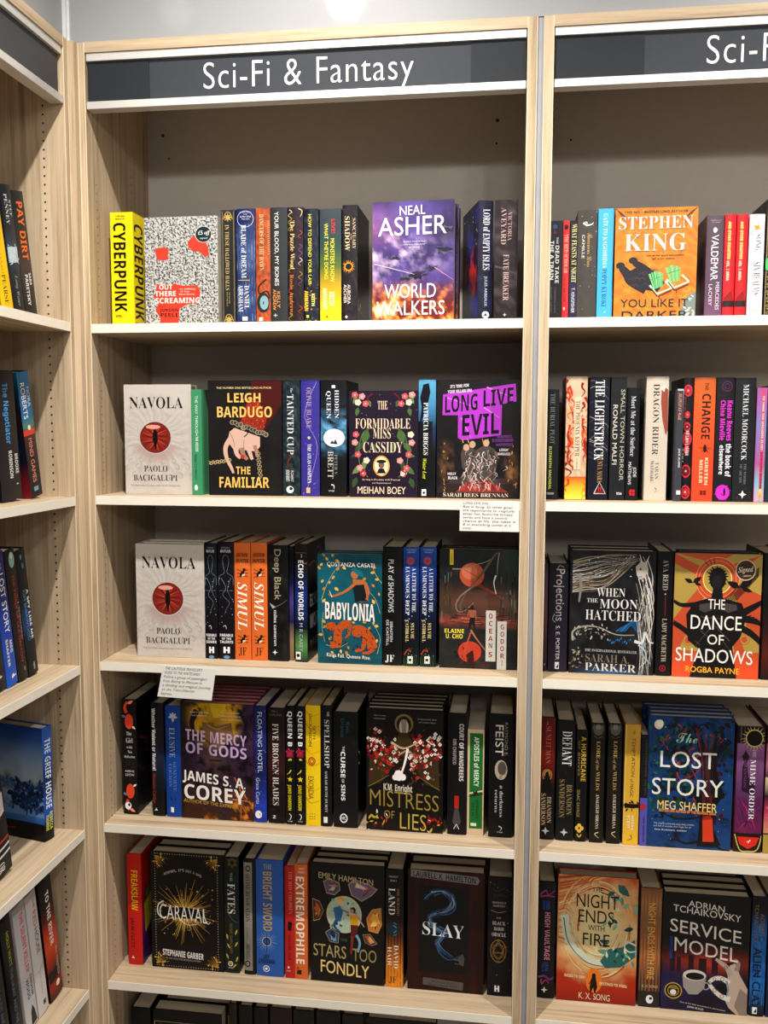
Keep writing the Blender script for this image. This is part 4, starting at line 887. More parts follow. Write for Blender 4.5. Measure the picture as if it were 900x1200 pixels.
def lies():
    fld(lambda a, b: mix('141113', '2a2220', nz(a, b, 4, 90)*.6), 8, 12)
    R = random.Random(14)
    for sx in (-1, 1):
        X = lambda q: 392+sx*q
        p([(X(20), 250), (X(90), 270), (X(140), 300), (X(146), 420), (X(90), 400), (X(40), 330)], '4a3c22')
        for i in range(26): a, b = R.uniform(20, 142), R.uniform(255, 400); leaf(X(a), b, 12, R.uniform(60, 120), R.choice(['6a5630', '2c2416', '8a7040']), .5)
        curve([(X(146), 420), (X(110), 400), (X(60), 370)], 4, '8a7440', 2)
    for i in range(330):
        sx = R.choice((-1, 1)); q_ = R.uniform(14, 150); x = 392+sx*q_; y = R.gauss(285-.25*(q_-60), 42);
        if not 188 < y < 400: continue
        flower(x, y, R.uniform(5, 9), R.choice(['a8281c', '7a1c18', 'c8402c', 'e8d8c8', 'f0e8e0']), '3a1410', 4) if i % 2 == 0 else leaf(x, y, 12, R.uniform(0, 360), R.choice(['8a2018', 'c03828', '4a1410', 'e0d0c4']), .5)
    o(392, 165, 38, '8a7648', 38, 22); o(392, 168, 30, '2a2018', 32, 22); o(392, 178, 19, 'c8beb0', 30, 16); p([(380, 150), (404, 150), (400, 210), (392, 222), (384, 210)], '9a8c80'); p([(374, 200), (410, 200), (430, 250), (392, 300), (354, 250)], '4a3a20')
    curve([(340, 240), (392, 262), (450, 235)], 10, 'c8b090', 4); curve([(370, 290), (410, 270), (440, 300)], 8, 'b89878', 3); curve([(408, 262), (396, 320), (380, 370)], 10, 'f0ece8', 7); o(372, 370, 20, 'f2eeea', 22, 9); o(388, 376, 14, 'f2eeea', 14, 8); o(356, 378, 11, 'f2eeea', 12, 8)
    for i in range(34): x = R.choice((R.uniform(232, 330), R.uniform(480, 545))); leaf(x, R.uniform(525, 600), R.uniform(12, 26), R.uniform(0, 360), R.choice(['8a1c18', 'c8b848', 'e8e0d8', 'b83020', 'd8c868']), .35)
    t("'Dark, romantic", 268, 134, 318, 139, 'b8b0a8'); t('and blood-soaked', 268, 146, 316, 151, 'b8b0a8'); t("'A beautifully dark", 446, 142, 524, 147, 'b8b0a8'); t('and twisted debut', 452, 154, 520, 159, 'b8b0a8')
    t('K.M. Enright', 308, 404, 428, 430, 'e0d8c8', 'B', None, -5); Y = 'a8944a'
    t('MISTRESS', 248, 428, 538, 492, Y, 'g', None, -14); t('OF', 310, 510, 356, 542, Y, 'g', None, -3); t('LIES', 372, 516, 488, 580, 'cdb85c', 'g', None, -6)
fo(238, 552, 108, 592, '151214', 'face-out black and gold winged figure among red flowers', lies, .024, copies(4, 'black and gold winged-figure cover'))
def court():
    v('COURT OF WANDERERS', 166, 396, 616, 634, 'e0dcd8', 'B'); v('RIN CHUPECO', 226, 330, 590, 604, 'a8a4a0', 'B'); r(598, 455, 616, 505, 'c03028'); p([(600, 505), (614, 505), (626, 560), (607, 590), (590, 560)], '5a5654'); l([(596, 590), (607, 570), (618, 590)], 3, 'e0e0e0')
sp(569, 647, 125, 613, '1a181a', 'dark grey book with a red block low on its spine, right of the winged-figure stack', court)
def apost():
    r(650, 190, 716, 604, 'd8c4a4'); r(658, 205, 712, 578, '2c7a3c'); v('APOSTLES of MERCY', 220, 412, 676, 696, 'e8f0dc', 'B'); l([(656, 440), (714, 428)], 5, 'e8e0c0'); l([(656, 452), (714, 440)], 4, '2a2a20'); star(684, 440, 15, '4a1c18', 4, .5, -60); v('LINDSAY', 466, 540, 686, 696, '143820'); v('ELLIS', 476, 530, 668, 678, '143820'); r(664, 556, 688, 568, 'd8e8c8')
sp(649, 717, 190, 604, 'd2bf9f', 'short cream paperback with green spine panel', apost, hard=False, rec=.06)
def feist():
    v('RAYMOND E.', 160, 296, 800, 812, '9a9a9c', 'G'); v('FEIST', 168, 296, 762, 794, 'e0dcd0', 'G'); o(786, 352, 26, 'c8bca8', 40, 18); o(790, 346, 18, '6a625c', 28, 14); leaf(780, 392, 26, -70, 'a89880', .4); v('a darkness', 414, 544, 782, 796, 'e0e0e0', 'S'); v('returns', 432, 526, 762, 774, 'e0e0e0', 'S'); curve([(780, 580), (792, 588), (784, 600)], 4, 'e8e8e8', 1); t('VOYAGER', 772, 602, 796, 607, 'e0e0e0')
sp(736, 835, 128, 626, '19191c', 'thick black book with bronze mask emblem, last before the post on the fourth shelf', feist)

row(SHZ[4], .068, 'books on the fifth shelf of the middle bookcase')
K(130, 970, .28889)
def freak():
    v('FREAKSLAW', 168, 324, 84, 110, 'e8c020', 'B'); v('JANE FLETT', 354, 470, 80, 93, '501418', 'G'); star(86, 506, 8, 'e8d8d0', 3, .4)
def freakf(): g(0, 0, 100, 150, ['b8201c', 'c83020', '8a1c40', '5a2068', '3a1c58']); p([(8, 70), (50, 60), (60, 95), (12, 110)], 'e0d020'); p([(12, 60), (40, 50), (30, 66)], '28a050')
sp(67, 126, 108, 534, 'c82c24', 'bright red book with yellow capitals, first on the fifth shelf', freak, front_fn=freakf)
def caraval():
    fld(lambda a, b: mix('131112', '221e1c', nz(a, b, 4, 95)), 6, 9)
    Gd = 'c09a48'
    b = A.box
    for i in range(44):
        for x in (180, 434): o(x, 112+i*10, 1.6, 'd8ccb0', 1.6, 5)
    for i in range(26):
        for y in (112, 552): o(182+i*10, y, 1.6, 'd8ccb0', 1.6, 5)
    for cx, sx in ((182, 1), (434, -1)):
        for cy, sy in ((120, 1), (545, -1)):
            for i in range(7): a = math.radians(12+i*11); l([(cx, cy), (cx+sx*52*math.cos(a)*(1-.15*(i % 2)), cy+sy*52*math.sin(a)*(1-.15*(i % 2)))], 2.5, Gd, .8); leaf(cx+sx*12*(i % 4), cy+sy*12*((i+2) % 4), 12, 45*i, 'd8b868', .5)
    rays(300, 335, 18, 140, 70, 3, Gd, 3, .6); rays(300, 335, 10, 80, 50, 3, 'e0c070', 4, .5); dots(5, 50, 190, 240, 420, 430, 1, 3.4, ['e8d8a0', Gd])
    W = 'ece8e4'
    for i, ch in enumerate("REMEMBER, IT'S ONLY A GAME"):
        q = (i-12.5)/12.5; x = 294+q*74; y = 172+q*q*18
        if ch != ' ': t(ch, x-3.2, y-5, x+3.2, y+5, 'c8c0b8', 'G')
    o(295, 338, 88, '17130f', 22); t('CARAVAL', 194, 308, 392, 366, W, 'g', None, -8); curve([(214, 296), (192, 312), (190, 345), (206, 362), (222, 358)], 5, W, 3); curve([(376, 316), (380, 350), (394, 374), (404, 366)], 4, W, 1.5); curve([(280, 366), (312, 384), (352, 378)], 2.4, W, 1)
    t('STEPHANIE GARBER', 206, 486, 374, 510, W, 'B', None, -8); t('#1 NEW YORK TIMES BESTSELLING AUTHOR', 222, 518, 362, 524, 'b8b0a8', 'G', None, -4)
fo(162, 458, 104, 560, '141213', 'face-out black cover with gold starburst and dotted border', caraval, .034, copies(2, 'black gold-starburst cover'))
def fates():
    fld(lambda a, b: mix('14201e', '243430', nz(a, b*5, 3, 96)), 4, 20); star(494, 142, 24, '6a5a34', 6, .6); star(494, 142, 12, '14201e', 4, .6); v('THE', 182, 218, 484, 494, 'a8b0a8', 'G'); v('FATES', 226, 350, 474, 504, 'e8ecea', 'S')
    curve([(470, 330), (490, 370), (520, 385)], 1.5, '8a9480', .5); v('ROSIE GARLAND', 388, 510, 482, 492, '8a7a40', 'G')
    for x, y, a in ((468, 430, 80), (512, 410, 110), (470, 470, 60), (514, 460, 120), (466, 510, 70), (514, 520, 110), (474, 540, 50), (508, 550, 130)): leaf(x, y, 26, a, 'c0a858', .3)
    ring(483, 552, 10, 3, 'f0f0f0'); t('OVER', 474, 566, 494, 571, 'e0e0e0')
sp(458, 520, 122, 590, '16211f', 'dark green-black book with gold leaves and bold white serif title', fates)
K(255, 985, .1375)
def silver():
    r(205, 160, 320, 1140, '1a1a1a'); g(224, 190, 296, 1105, ['9c9890', '8a867e', 'a09c94', '8c8880', '989488']); v('DIVINE REVOCATION', 285, 690, 240, 276, '24221f', 'S'); ring(262, 240, 22, 9, '1e1c1a', 16, 26); ring(252, 1050, 24, 9, '1e1c1a', 16, 28); v('K. J. WILD', 740, 830, 244, 256, '3a3834'); v('ORBIT NOVELLA', 880, 1010, 240, 274, '34322e', 'S')
sp(222, 322, 160, 1140, '191919', 'black book with a long silver spine panel', silver)
def bright():
    t('THE', 392, 205, 466, 248, 'a8a488', 'B')
    v('BRIGHT SWORD', 262, 780, 388, 464, 'c0a868', 'B'); rays(418, 865, 48, 98, 26, 4, '8ab0dc', 2, .1); ring(418, 865, 42, 7, 'c8b888'); ring(418, 865, 26, 5, '1c2c50'); l([(418, 800), (418, 950)], 6, '1c2c50')
    t('LEV', 386, 978, 440, 1010, '16285c', 'B'); t('GROSSMAN', 344, 1018, 490, 1054, '16285c', 'B'); ring(412, 1100, 28, 6, 'e8ecf0', 18, 28); o(412, 1100, 12, 'e8ecf0', 12)
sp(326, 560, 170, 1165, '3a6cb4', 'fat mid-blue book with gold condensed lettering and sunburst', bright)
def redc():
    v('THE RED CHILDREN', 262, 610, 608, 636, 'e89484', 'S'); p([(600, 670), (634, 676), (628, 748), (598, 744)], '1c1010'); l([(604, 700), (640, 690)], 6, '1c1010'); v('MAGGIE GEE', 775, 990, 600, 622, '6a1818', 'S'); o(602, 1048, 8, 'f0e0d8', 10); t('TELEGRAM', 584, 1072, 622, 1080, 'f0e0d8')
sp(572, 662, 222, 1135, 'c0302c', 'narrow red book between the fat blue one and an orange spine', redc)
def extrem():
    r(650, 205, 765, 1178, 'd8793e'); t('IAN', 692, 232, 740, 250, 'f4e4d0'); t('GREEN', 684, 262, 744, 280, 'f4e4d0'); v('EXTREMOPHILE', 300, 1055, 668, 740, 'f6ece0', 'B'); p([(676, 1105), (714, 1100), (712, 1140), (672, 1136)], '2a2018'); curve([(670, 1096), (684, 1080), (690, 1100)], 6, '2a2018')
sp(656, 766, 205, 1178, 'd4753a', 'orange book with one line of big white capitals', extrem)
K(360, 980, .28889)
def stars():
    fld(lambda a, b: mix('121214', '201c1c', nz(a, b, 4, 100)), 6, 8)
    R = random.Random(22)
    def win(pts, base, cols):
        p([(x, y) for x, y in pts], 'b8a878'); cx = sum(q[0] for q in pts)/len(pts); cy = sum(q[1] for q in pts)/len(pts)
        p([(cx+(x-cx)*.93, cy+(y-cy)*.93) for x, y in pts], base)
        for i in range(7):
            a = R.uniform(0, 6.28); q = [(cx+(x-cx)*R.uniform(.2, .8), cy+(y-cy)*R.uniform(.2, .8)) for x, y in pts[i % 3:i % 3+4]]; p(q, R.choice(cols))
    win([(64, 190), (86, 178), (130, 190), (134, 222), (112, 244), (78, 238)], '6a6480', ['c8b890', '8a4a3c', '3c4a5c', 'a88aa0'])
    win([(166, 196), (190, 172), (250, 190), (286, 208), (262, 236), (222, 262), (180, 240)], '7a6a84', ['d8c8a8', '9a4a38', '4a3a58', 'b07898'])
    win([(20, 262), (50, 272), (66, 310), (50, 348), (24, 356)], '6a3428', ['b86a48', '3a2430', 'd89858'])
    win([(240, 330), (262, 292), (300, 282), (304, 350), (288, 388), (250, 380)], 'd08838', ['e8b050', '6a3a58', '8a4a28', 'f0c878'])
    win([(72, 398), (96, 380), (130, 400), (126, 440), (92, 436)], '3c5878', ['7aa0c0', '2a3450', 'a8bcc8'])
    win([(226, 396), (256, 392), (286, 430), (262, 440), (236, 430)], '5a3a50', ['b0683c', '3a2a48', 'd8a868'])
    o(150, 320, 72, 'd0c8a4', 76, 30); o(150, 320, 67, 'b4c4b4', 71, 30); dots(3, 60, 98, 262, 202, 380, 3, 8, ['c8d4c0', 'd8d0a8', '98b0a8', 'bccab8'])
    o(134, 270, 12, 'e0b890', 13); curve([(124, 258), (136, 252), (148, 262)], 9, 'd8a848'); p([(106, 295), (134, 284), (146, 310), (136, 350), (116, 350)], '3a78a0'); curve([(120, 345), (110, 370), (135, 395)], 14, '2c5c88', 8); l([(136, 300), (170, 310)], 7, '3a78a0', 5)
    o(186, 300, 12, '2a1a18', 13); o(182, 304, 8, 'c89070', 9); p([(170, 318), (205, 318), (208, 360), (178, 365)], 'd8a838'); l([(172, 320), (148, 305)], 6, 'c89070', 4); curve([(206, 325), (222, 350), (232, 365)], 6, 'c89070', 4); p([(176, 360), (208, 360), (200, 410), (178, 408)], '6a2c2c'); curve([(184, 405), (182, 440), (178, 480)], 13, '8a3a34', 8); curve([(200, 400), (214, 430), (206, 470)], 11, '8ab0c8', 8)
    t('EMILY HAMILTON', 44, 152, 270, 176, 'c8bc90', 'G', None, -18); t('THE', 134, 418, 164, 430, '4a6a48', 'B'); t('STARS', 22, 446, 160, 496, 'b8a878', 'G', None, -6); t('TOO', 184, 456, 284, 506, 'a89868', 'G', None, -3); t('FONDLY', 50, 512, 252, 562, 'f0d898', 'G', (1.5, '8a6a28'), -14)
fo(12, 313, 114, 602, '131315', 'face-out black cover of two figures in a pale circle among windows', stars, .028, copies(3, 'black cover of two figures in a circle'))
def burning():
    g(316, 130, 392, 616, ['17171a', '17171a', '18181c', '2a1c1a', '6a3420', 'b86a28', 'e0922c', 'e8a030']); fld(lambda a, b: mix('1a1a1c', 'e8982c', (b-.15)*1.4*nz(a, b*3, 4, 105)+b*.25), 6, 24, 316, 380, 392, 616)
    t('TALMONT', 330, 162, 368, 168, 'd0d0d0'); t('BOOK 2', 336, 178, 362, 184, 'd0d0d0'); v('THE BURNING', 212, 322, 364, 374, 'b08a78', 'S'); v('LAND', 210, 322, 330, 356, 'f0ece4', 'S'); o(350, 378, 26, '1c3a44', 28, 20); ring(350, 378, 25, 4, '4a8090', 20, 27); ring(350, 378, 14, 3, '6aa0a8', 16, 15)
    v('DAVID', 442, 540, 352, 370, 'f0e4d0', 'S'); v('HAIR', 450, 530, 326, 342, 'f0e4d0', 'S'); t('JF', 332, 572, 364, 598, '3a2010', 'S')
sp(318, 391, 136, 616, '1a1a1c', 'black book burning to orange at its foot, with blue round seal', burning)
def slay():
    fld(lambda a, b: mix('4a1812', '2c0e0c', (nz(a*4, b*.6, 3, 107))*1.3), 16, 20)
    r(452, 205, 655, 545, '141518'); p([(418, 140), (690, 158), (698, 172), (690, 188), (418, 172)], '8a8884'); t('LAURELL K. HAMILTON', 426, 148, 684, 170, '1c1a1a', 'B', None, -14)
    R = random.Random(77)
    path = [(480, 250), (505, 228), (545, 222), (580, 240), (590, 272), (566, 300), (525, 312), (495, 328), (500, 352), (530, 370), (560, 384), (548, 404), (528, 426), (545, 455), (585, 480), (612, 474)]
    for i in range(60):
        k = R.randrange(len(path)-3); q = [(x+R.uniform(-13, 13), y+R.uniform(-12, 12)) for x, y in path[k:k+4]]
        curve(q, R.uniform(3, 10), R.choice(['1c2836', '243448', '34506c', '2a3e56', '4a6a8c']), .6)
    for i in range(34):
        k = R.randrange(len(path)-3); q = [(x+R.uniform(-9, 9), y+R.uniform(-9, 9)) for x, y in path[k:k+3]]
        curve(q, R.uniform(1.5, 4), R.choice(['6a8cb0', '8aa8c8', '5878a0', 'b0c4d8']), .4)
    t('SLAY', 462, 345, 636, 396, 'e8ecf0', 'S', None, -8); p([(612, 480), (632, 462), (640, 480), (636, 512), (620, 506)], '5a5858'); l([(596, 486), (622, 490)], 6, '6a6866', 3); l([(600, 502), (628, 506)], 5, '5a5858', 2)
    p([(470, 566), (636, 576), (634, 608), (470, 596)], '6a6460'); t('An Anita Blake', 505, 575, 600, 583, '2a2624', 'G', None, -4); t('Vampire Hunter Novel', 492, 588, 612, 596, '2a2624', 'G', None, -4)
fo(405, 718, 143, 618, '3a120e', 'face-out dark red framed cover with blue smoke on black', slay, .036, copies(1, 'dark red blue-smoke cover'))
def oracle():
    r(728, 165, 833, 660, '16161f'); dots(11, 30, 734, 175, 828, 640, .8, 2, ['e0c890', '5a5a80']); curve([(750, 215), (770, 225), (800, 210)], 3, '3a3a4a')
    t('DEBORAH', 752, 238, 806, 246, '4a4a54', 'S'); t('PROMISED IN', 748, 268, 806, 276, 'c8c0b8', 'S'); t('DARKNESS', 752, 281, 802, 289, 'c8c0b8', 'S'); curve([(745, 305), (775, 313), (808, 305)], 2, 'c8a868', 1); t('THE', 766, 332, 786, 338, 'c8c0b8', 'S'); t('BLACK', 750, 349, 804, 364, 'e4ded8', 'S'); t('BIRD', 756, 373, 798, 387, 'e4ded8', 'S'); t('ORACLE', 748, 396, 806, 411, 'e4ded8', 'S')
    for a in (0, 60): P_ = [(776+32*math.cos(math.radians(a+120*i-90)), 472+46*math.sin(math.radians(a+120*i-90))) for i in range(4)]; l(P_, 1.8, 'b08a40')
    ring(776, 472, 33, 2, 'b08a40', 22, 48); ring(776, 472, 22, 1.6, 'b08a40', 20, 32); t('A NOVEL', 758, 476, 796, 482, 'c8a050')
    r(762, 616, 769, 642, 'f2f2f2'); r(775, 616, 782, 642, 'f2f2f2'); r(764, 626, 780, 632, 'f2f2f2')
sp(731, 832, 167, 660, '15151e', 'near-black book with gold overlapping triangles on its spine', oracle)

row(SHZ[5], .068, 'books on the sixth shelf of the middle bookcase, mostly below the frame')
K(130, 1140, .27778)
def low(x0, x1, yt, cover, label, **k):
    def fn(): r(x0, yt, x1, yt+520, cover)
    sp(x0, x1, yt, yt+480, cover, label, **k)
low(88, 170, 150, '1a1a1c', 'pale-topped thick black book, first at the bottom left of the lowest row')
def ornate():
    b = A.box; r(186, 215, 455, 640, '14161c'); l([(186, 640), (186, 216), (455, 216), (455, 640)], 4, 'b8a888'); R = random.Random(4)
    for i in range(70): leaf(R.uniform(196, 446), R.uniform(226, 330), 16, R.uniform(0, 360), R.choice(['8a3a24', 'b0583a', '5a2c20', 'c88858']), .4)
fo(178, 470, 165, 620, '16181e', 'face-out black cover with orange ornament just showing at the bottom edge', ornate, .04, [(.012, 'copy behind the face-out ornament cover of the lowest row')])
xs = [(500, 532, 120, '3a2a24', 'narrow brown book right of the lowest face-out cover'), (542, 598, 130, '1a1a1c', 'black round-shouldered book, second after the lowest face-out cover'), (605, 664, 136, '1c1c1e', 'black book, third after the lowest face-out cover'),
      (672, 764, 140, '3a2420', 'thick brown-black book in the middle of the lowest row'), (770, 858, 150, '1f1e20', 'dark book with pale page top, fifth after the lowest face-out cover')]
for a in xs: low(a[0], a[1], a[2]+12, a[3], a[4])
K(370, 1150, .3)
low(2, 96, 120, '222022', 'dark thick book, sixth after the lowest face-out cover'); low(104, 186, 132, '26221f', 'dark thick book left of the last lowest face-out cover')
fo(196, 470, 152, 560, '17171a', 'dark face-out cover barely showing at bottom centre', None, .03)

# handwritten cards taped to the shelf edges
def card(pts, lines, label):
    """a small card hanging against a shelf edge; pts: its corners (tl, tr, br, bl) in photograph pixels"""
    P_ = [un(x, y, 1, -.0012) for x, y in pts]; P2 = [Vector((q.x, q.y+.0005, q.z)) for q in P_]
    me = bpy.data.meshes.new('card'); me.from_pydata([tuple(q) for q in P_+P2], [], [(3, 2, 1, 0), (4, 5, 6, 7), (0, 1, 5, 4), (1, 2, 6, 5), (2, 3, 7, 6), (3, 0, 4, 7)])
    c = link('handwritten_card', me, None, [CARDM]); c['label'] = label; c['category'] = 'note card'; c['group'] = 'handwritten cards on the shelf edges'
    V, F = [], []; tl, tr, br, bl = P_
    n = len(lines)
    for i, s in enumerate(lines):
        fy = (i+.82)/(n+.35); ln = tl+(bl-tl)*fy; rn = tr+(br-tr)*fy; ex = (rn-ln); ww = min(.9, .9*len(s)/max(len(q) for q in lines)); h = (tl-bl)/(n+.35)*.62
        gs, W = layout(s, 'G', 2, .03)
        for x, vv, ff in gs:
            b = len(V); V += [tuple(ln+ex*(.05+ww*(q[0]+x+.18*q[1])/W)+h*q[1]+Vector((0, -.0002, 0))) for q in vv]; F += [tuple(b+k for k in f) for f in ff]
    me = bpy.data.meshes.new('handwriting'); me.from_pydata(V, [], F); link('handwriting', me, c, [plain('black_ink', '121110', .7)])
card([(539, 587), (608.5, 589), (608.5, 623.5), (538.5, 622)], ['LONG LIVE EVIL', 'Rae is dying. So when given', 'the opportunity to magically', 'enter her favourite fantasy', 'series and have a second', 'chance at life, she takes it.', 'B ut everything comes at a', 'cost.'], 'white handwritten card taped under the ragged purple title cover')
card([(191, 780), (253, 784), (248, 821), (184.5, 816)], ["THE CAUTIOUS TRAVELLER'S", 'GUIDE TO THE WASTELANDS', 'Follow a group of passengers', 'from Beijing to Moscow in', 'a thrilling and magical journey', 'on the Trans-Siberian', 'Express'], 'tilted white handwritten card hanging below the third shelf')

# ------------------------------------------------------------------ books of the right bookcase
row(SHZ[0], .06, 'books on the top shelf of the right bookcase')
K(635, 235, .11667)
def dead():
    o(128, 265, 26, '4a6a9a', 26); ring(128, 265, 26, 5, '3a3a58'); leaf(104, 330, 44, 0, '8a3a58', .5); leaf(110, 300, 46, 40, '7a3050', .4)
    v('THE', 372, 442, 140, 160, 'e8e8e8', 'B'); v('DEAD TAKE', 452, 846, 132, 170, 'f2f2f2', 'B'); v('THE A TRAIN', 408, 812, 80, 116, 'f2f2f2', 'B'); v('CASSANDRA KHAW', 880, 1150, 128, 146, '8a8488'); v('RICHARD KADREY', 880, 1150, 88, 104, '8a8488')
sp(78, 202, 205, 1232, '35343a', 'black book with bold white lettering and blue skull ball, first in the right bookcase', dead, hard=False)
def red1():
    o(238, 270, 20, '2a1418', 26); v('THE RED SCHOLAR', 345, 740, 218, 258, 'f4c0a8', 'S'); v('A. G. SLATTER', 790, 1040, 222, 244, '8a2824'); o(228, 1105, 9, 'f4e8d8', 16)
sp(206, 270, 205, 1232, 'dc3a40', 'thin scarlet paperback at the left end of the right top shelf', red1, hard=False)
def feasts():
    g(280, 200, 352, 1232, ['26262a', '2a2a2c', '2a2a2e', '3a3464', '2a2848']); v('WHAT FEASTS AT NIGHT', 240, 838, 296, 344, 'e0d8a0', 'S'); v('T. KINGFISHER', 890, 1150, 300, 332, 'd8d8d8', 'G')
sp(278, 350, 203, 1232, '2a2a2c', 'thin black book with pale yellow serif capitals next to scarlet paperback', feasts, hard=False)
def rouge():
    fld(lambda a, b: mix('4a4845', '5a5650', nz(a, b*4, 3, 120)), 4, 16); dots(5, 26, 365, 110, 545, 1150, 2, 5, ['b8b0a0']); curve([(408, 225), (440, 250), (490, 245), (508, 225)], 20, 'f0ece0', 6); curve([(430, 215), (450, 232)], 8, 'f0ece0')
    v('Ravenous Lives', 330, 680, 452, 500, 'c8a868', 'P'); v('CAMILLE', 345, 590, 398, 424, 'e4e0d8', 'G')
sp(352, 550, 98, 1232, '4c4a46', 'dark warm grey book with gold script and white boat mark', rouge)
def gate():
    r(560, 80, 714, 1232, '54b4e8'); v('GATE TO KAGOSHIMA', 130, 690, 608, 652, 'd8f0fa', 'S'); v('POPPY KUROKI', 700, 1088, 606, 654, '24404c', 'S'); curve([(630, 1150), (650, 1140)], 6, 'f0f4f4')
sp(557, 712, 82, 1232, '4cacdf', 'bright sky blue book beside the orange face-out cover', gate)
K(630, 220, .3)
def king():
    fld(lambda a, b: mix('c87a2c', 'e0a040', (nz(a*1.2, b*3+.2*math.sin(a*9), 7, 130)-.2)*1.4), 40, 56)
    for i in range(30): R = random.Random(i); x, y = R.uniform(300, 620), R.uniform(130, 500); curve([(x, y), (x+18, y+10), (x+30, y-2), (x+50, y+12)], 1.6, R.choice(['c06c20', 'f8c878']), .5, 4)
    for i in range(9): curve([(300, 80), (315+i*4, 100+i*3), (325+i*2, 120+i*6)], 2, '6a3a18', .5); curve([(622, 78), (604-i*4, 98+i*3), (592-i*2, 120+i*6)], 2, '6a3a18', .5)
    t('THE NO.1 BESTSELLING AUTHOR', 334, 90, 582, 100, '241c18', 'B', None, 0)
    D = '35323a'
    for cx, cy in ((322, 310), (372, 290)): o(cx, cy, 18, D, 14, 14)
    curve([(326, 318), (350, 345), (370, 370), (430, 400)], 26, D, 60); curve([(375, 298), (410, 320), (440, 350), (452, 370)], 22, D, 50); p([(345, 340), (400, 310), (460, 345), (500, 380), (470, 420), (400, 405), (350, 370)], D)
    for i in range(14): R = random.Random(i+50); x, y = R.uniform(350, 450), R.uniform(325, 395); l([(x, y), (x+14, y-4), (x+22, y+6)], 2, '56525c')
    for cx, cy in ((462, 400), (528, 376)):
        for i in range(6): l([(cx-24+i*10, cy-50-14*math.sin(.5*i+.3)), (cx-4+i*6, cy+8-i*2)], 8, ['8ad494', '78c084'][i % 2], 5)
        l([(cx-22, cy-30), (cx+26, cy-44)], 3, '5aa068')
        l([(cx-22, cy-8), (cx+6, cy+28)], 7, 'c8f0c8'); l([(cx+38, cy-24), (cx+66, cy+4)], 7, 'c8f0c8'); l([(cx+6, cy+28), (cx+66, cy+4)], 5, 'e8f4e0'); l([(cx-16, cy+4), (cx+10, cy+38)], 5, '6a3028'); l([(cx+12, cy+38), (cx+64, cy+14)], 6, '7a4030'); l([(cx+18, cy+40), (cx+18, cy+50)], 3, '6a3028')
    p([(590, 436), (622, 420), (622, 538), (560, 538), (570, 470)], '8a9490'); leaves(3, 20, 575, 440, 618, 530, 12, 22, ['5a6464', 'b8c4b8', 'e0e8dc'])
    W = 'fdf6ea'
    t('STEPHEN', 308, 114, 606, 164, W, 'S', (1.6, '8a4a18'), 2); t('KING', 334, 184, 580, 252, W, 'S', (1.6, '8a4a18'), 0)
    t('One of the great storytellers', 422, 268, 572, 274, '5a2c10', 'B'); t('of our time', 446, 281, 536, 287, '5a2c10', 'B'); t('YOU LIKE IT', 326, 448, 594, 480, '20263c', 'G', None, -1); t('DARKER', 326, 497, 594, 529, '20263c', 'G')
fo(298, 622, 78, 533, 'd08030', 'face-out orange cover with two pale green deck chairs and a long shadow', king, .04, [(.004, 'copy hidden behind the face-out orange deck chair cover')])
K(800, 220, .15)
def vald():
    g(175, 218, 316, 1075, ['6a5a66', '6a5664', '6e5a6a', '70586c', '84607c']); 
    t('MERCEDES LACKEY', 206, 254, 294, 262, 'c8b8c4'); t('AND FRIENDS', 216, 270, 284, 277, 'c8b8c4'); o(244, 338, 14, 'f4f0f4', 22); leaf(250, 350, 26, -60, 'f4f0f4', .5); v('VALDEMAR', 378, 752, 218, 274, 'eee6ec', 'G'); v('MERCEDES', 765, 1000, 262, 290, 'e6d8e4', 'G'); v('LACKEY', 782, 962, 208, 234, 'e6d8e4', 'G')
def valdb(): fld(lambda a, b: mix('3a2a30', '8a4a48', (nz(a, b*1.5, 5, 135)-.4)*2), 16, 24)
sp(176, 314, 218, 1075, '65545f', 'mauve-grey book with white horse mark above tall lettering', vald, back_fn=valdb)
def redt():
    x0, x1 = A.box[0], A.box[2]; w = x1-x0; X = lambda q: x0+w*q
    v('AND OTHER DISASTERS', 268, 580, X(.28), X(.54), 'f0e08a', 'B', (2, 'c8b060')); v('VOL. 2 ANNA', 590, 756, X(.24), X(.5), 'f4ecd4', 'B'); v('THE DARK SIDE OF THE MOON', 270, 568, X(.72), X(.84), 'b82830', 'B'); p([(X(.1), 900), (X(.8), 835), (X(.95), 925), (X(.1), 925)], 'a02028'); r(x0, 925, x1, 975, '3c3034'); l([(X(.2), 900), (X(.7), 850)], 4, '5a2428')
sp(320, 408, 208, 1075, 'e2343c', 'left of the two identical scarlet spines with yellow lettering', redt); sp(416, 501, 208, 1075, 'e2343c', 'right of the two identical scarlet spines with yellow lettering', redt)
def song():
    r(510, 205, 634, 1075, 'f2eef2'); star(570, 318, 32, 'e0a030', 4, .5, -60); t('C. M. WAGGONER', 532, 244, 616, 252, 'b8b0a8'); v('SONG', 370, 510, 560, 606, '3a3a48', 'S'); v('OF THE', 500, 580, 552, 572, '8a8a98'); v('SIX REALMS', 600, 880, 552, 606, '3a3a48', 'S'); curve([(540, 345), (526, 372), (545, 390), (560, 380)], 5, '5a5a68', 2); curve([(536, 590), (526, 620), (552, 640)], 5, '5a5a68', 2)
    curve([(520, 985), (550, 930), (600, 960), (625, 920)], 8, '98a8d0', 2); curve([(540, 1000), (590, 1010), (626, 950)], 9, 'e8d890', 3)
sp(512, 631, 208, 1075, 'ece8ee', 'white book with dark swirling lettering and gold star', song)
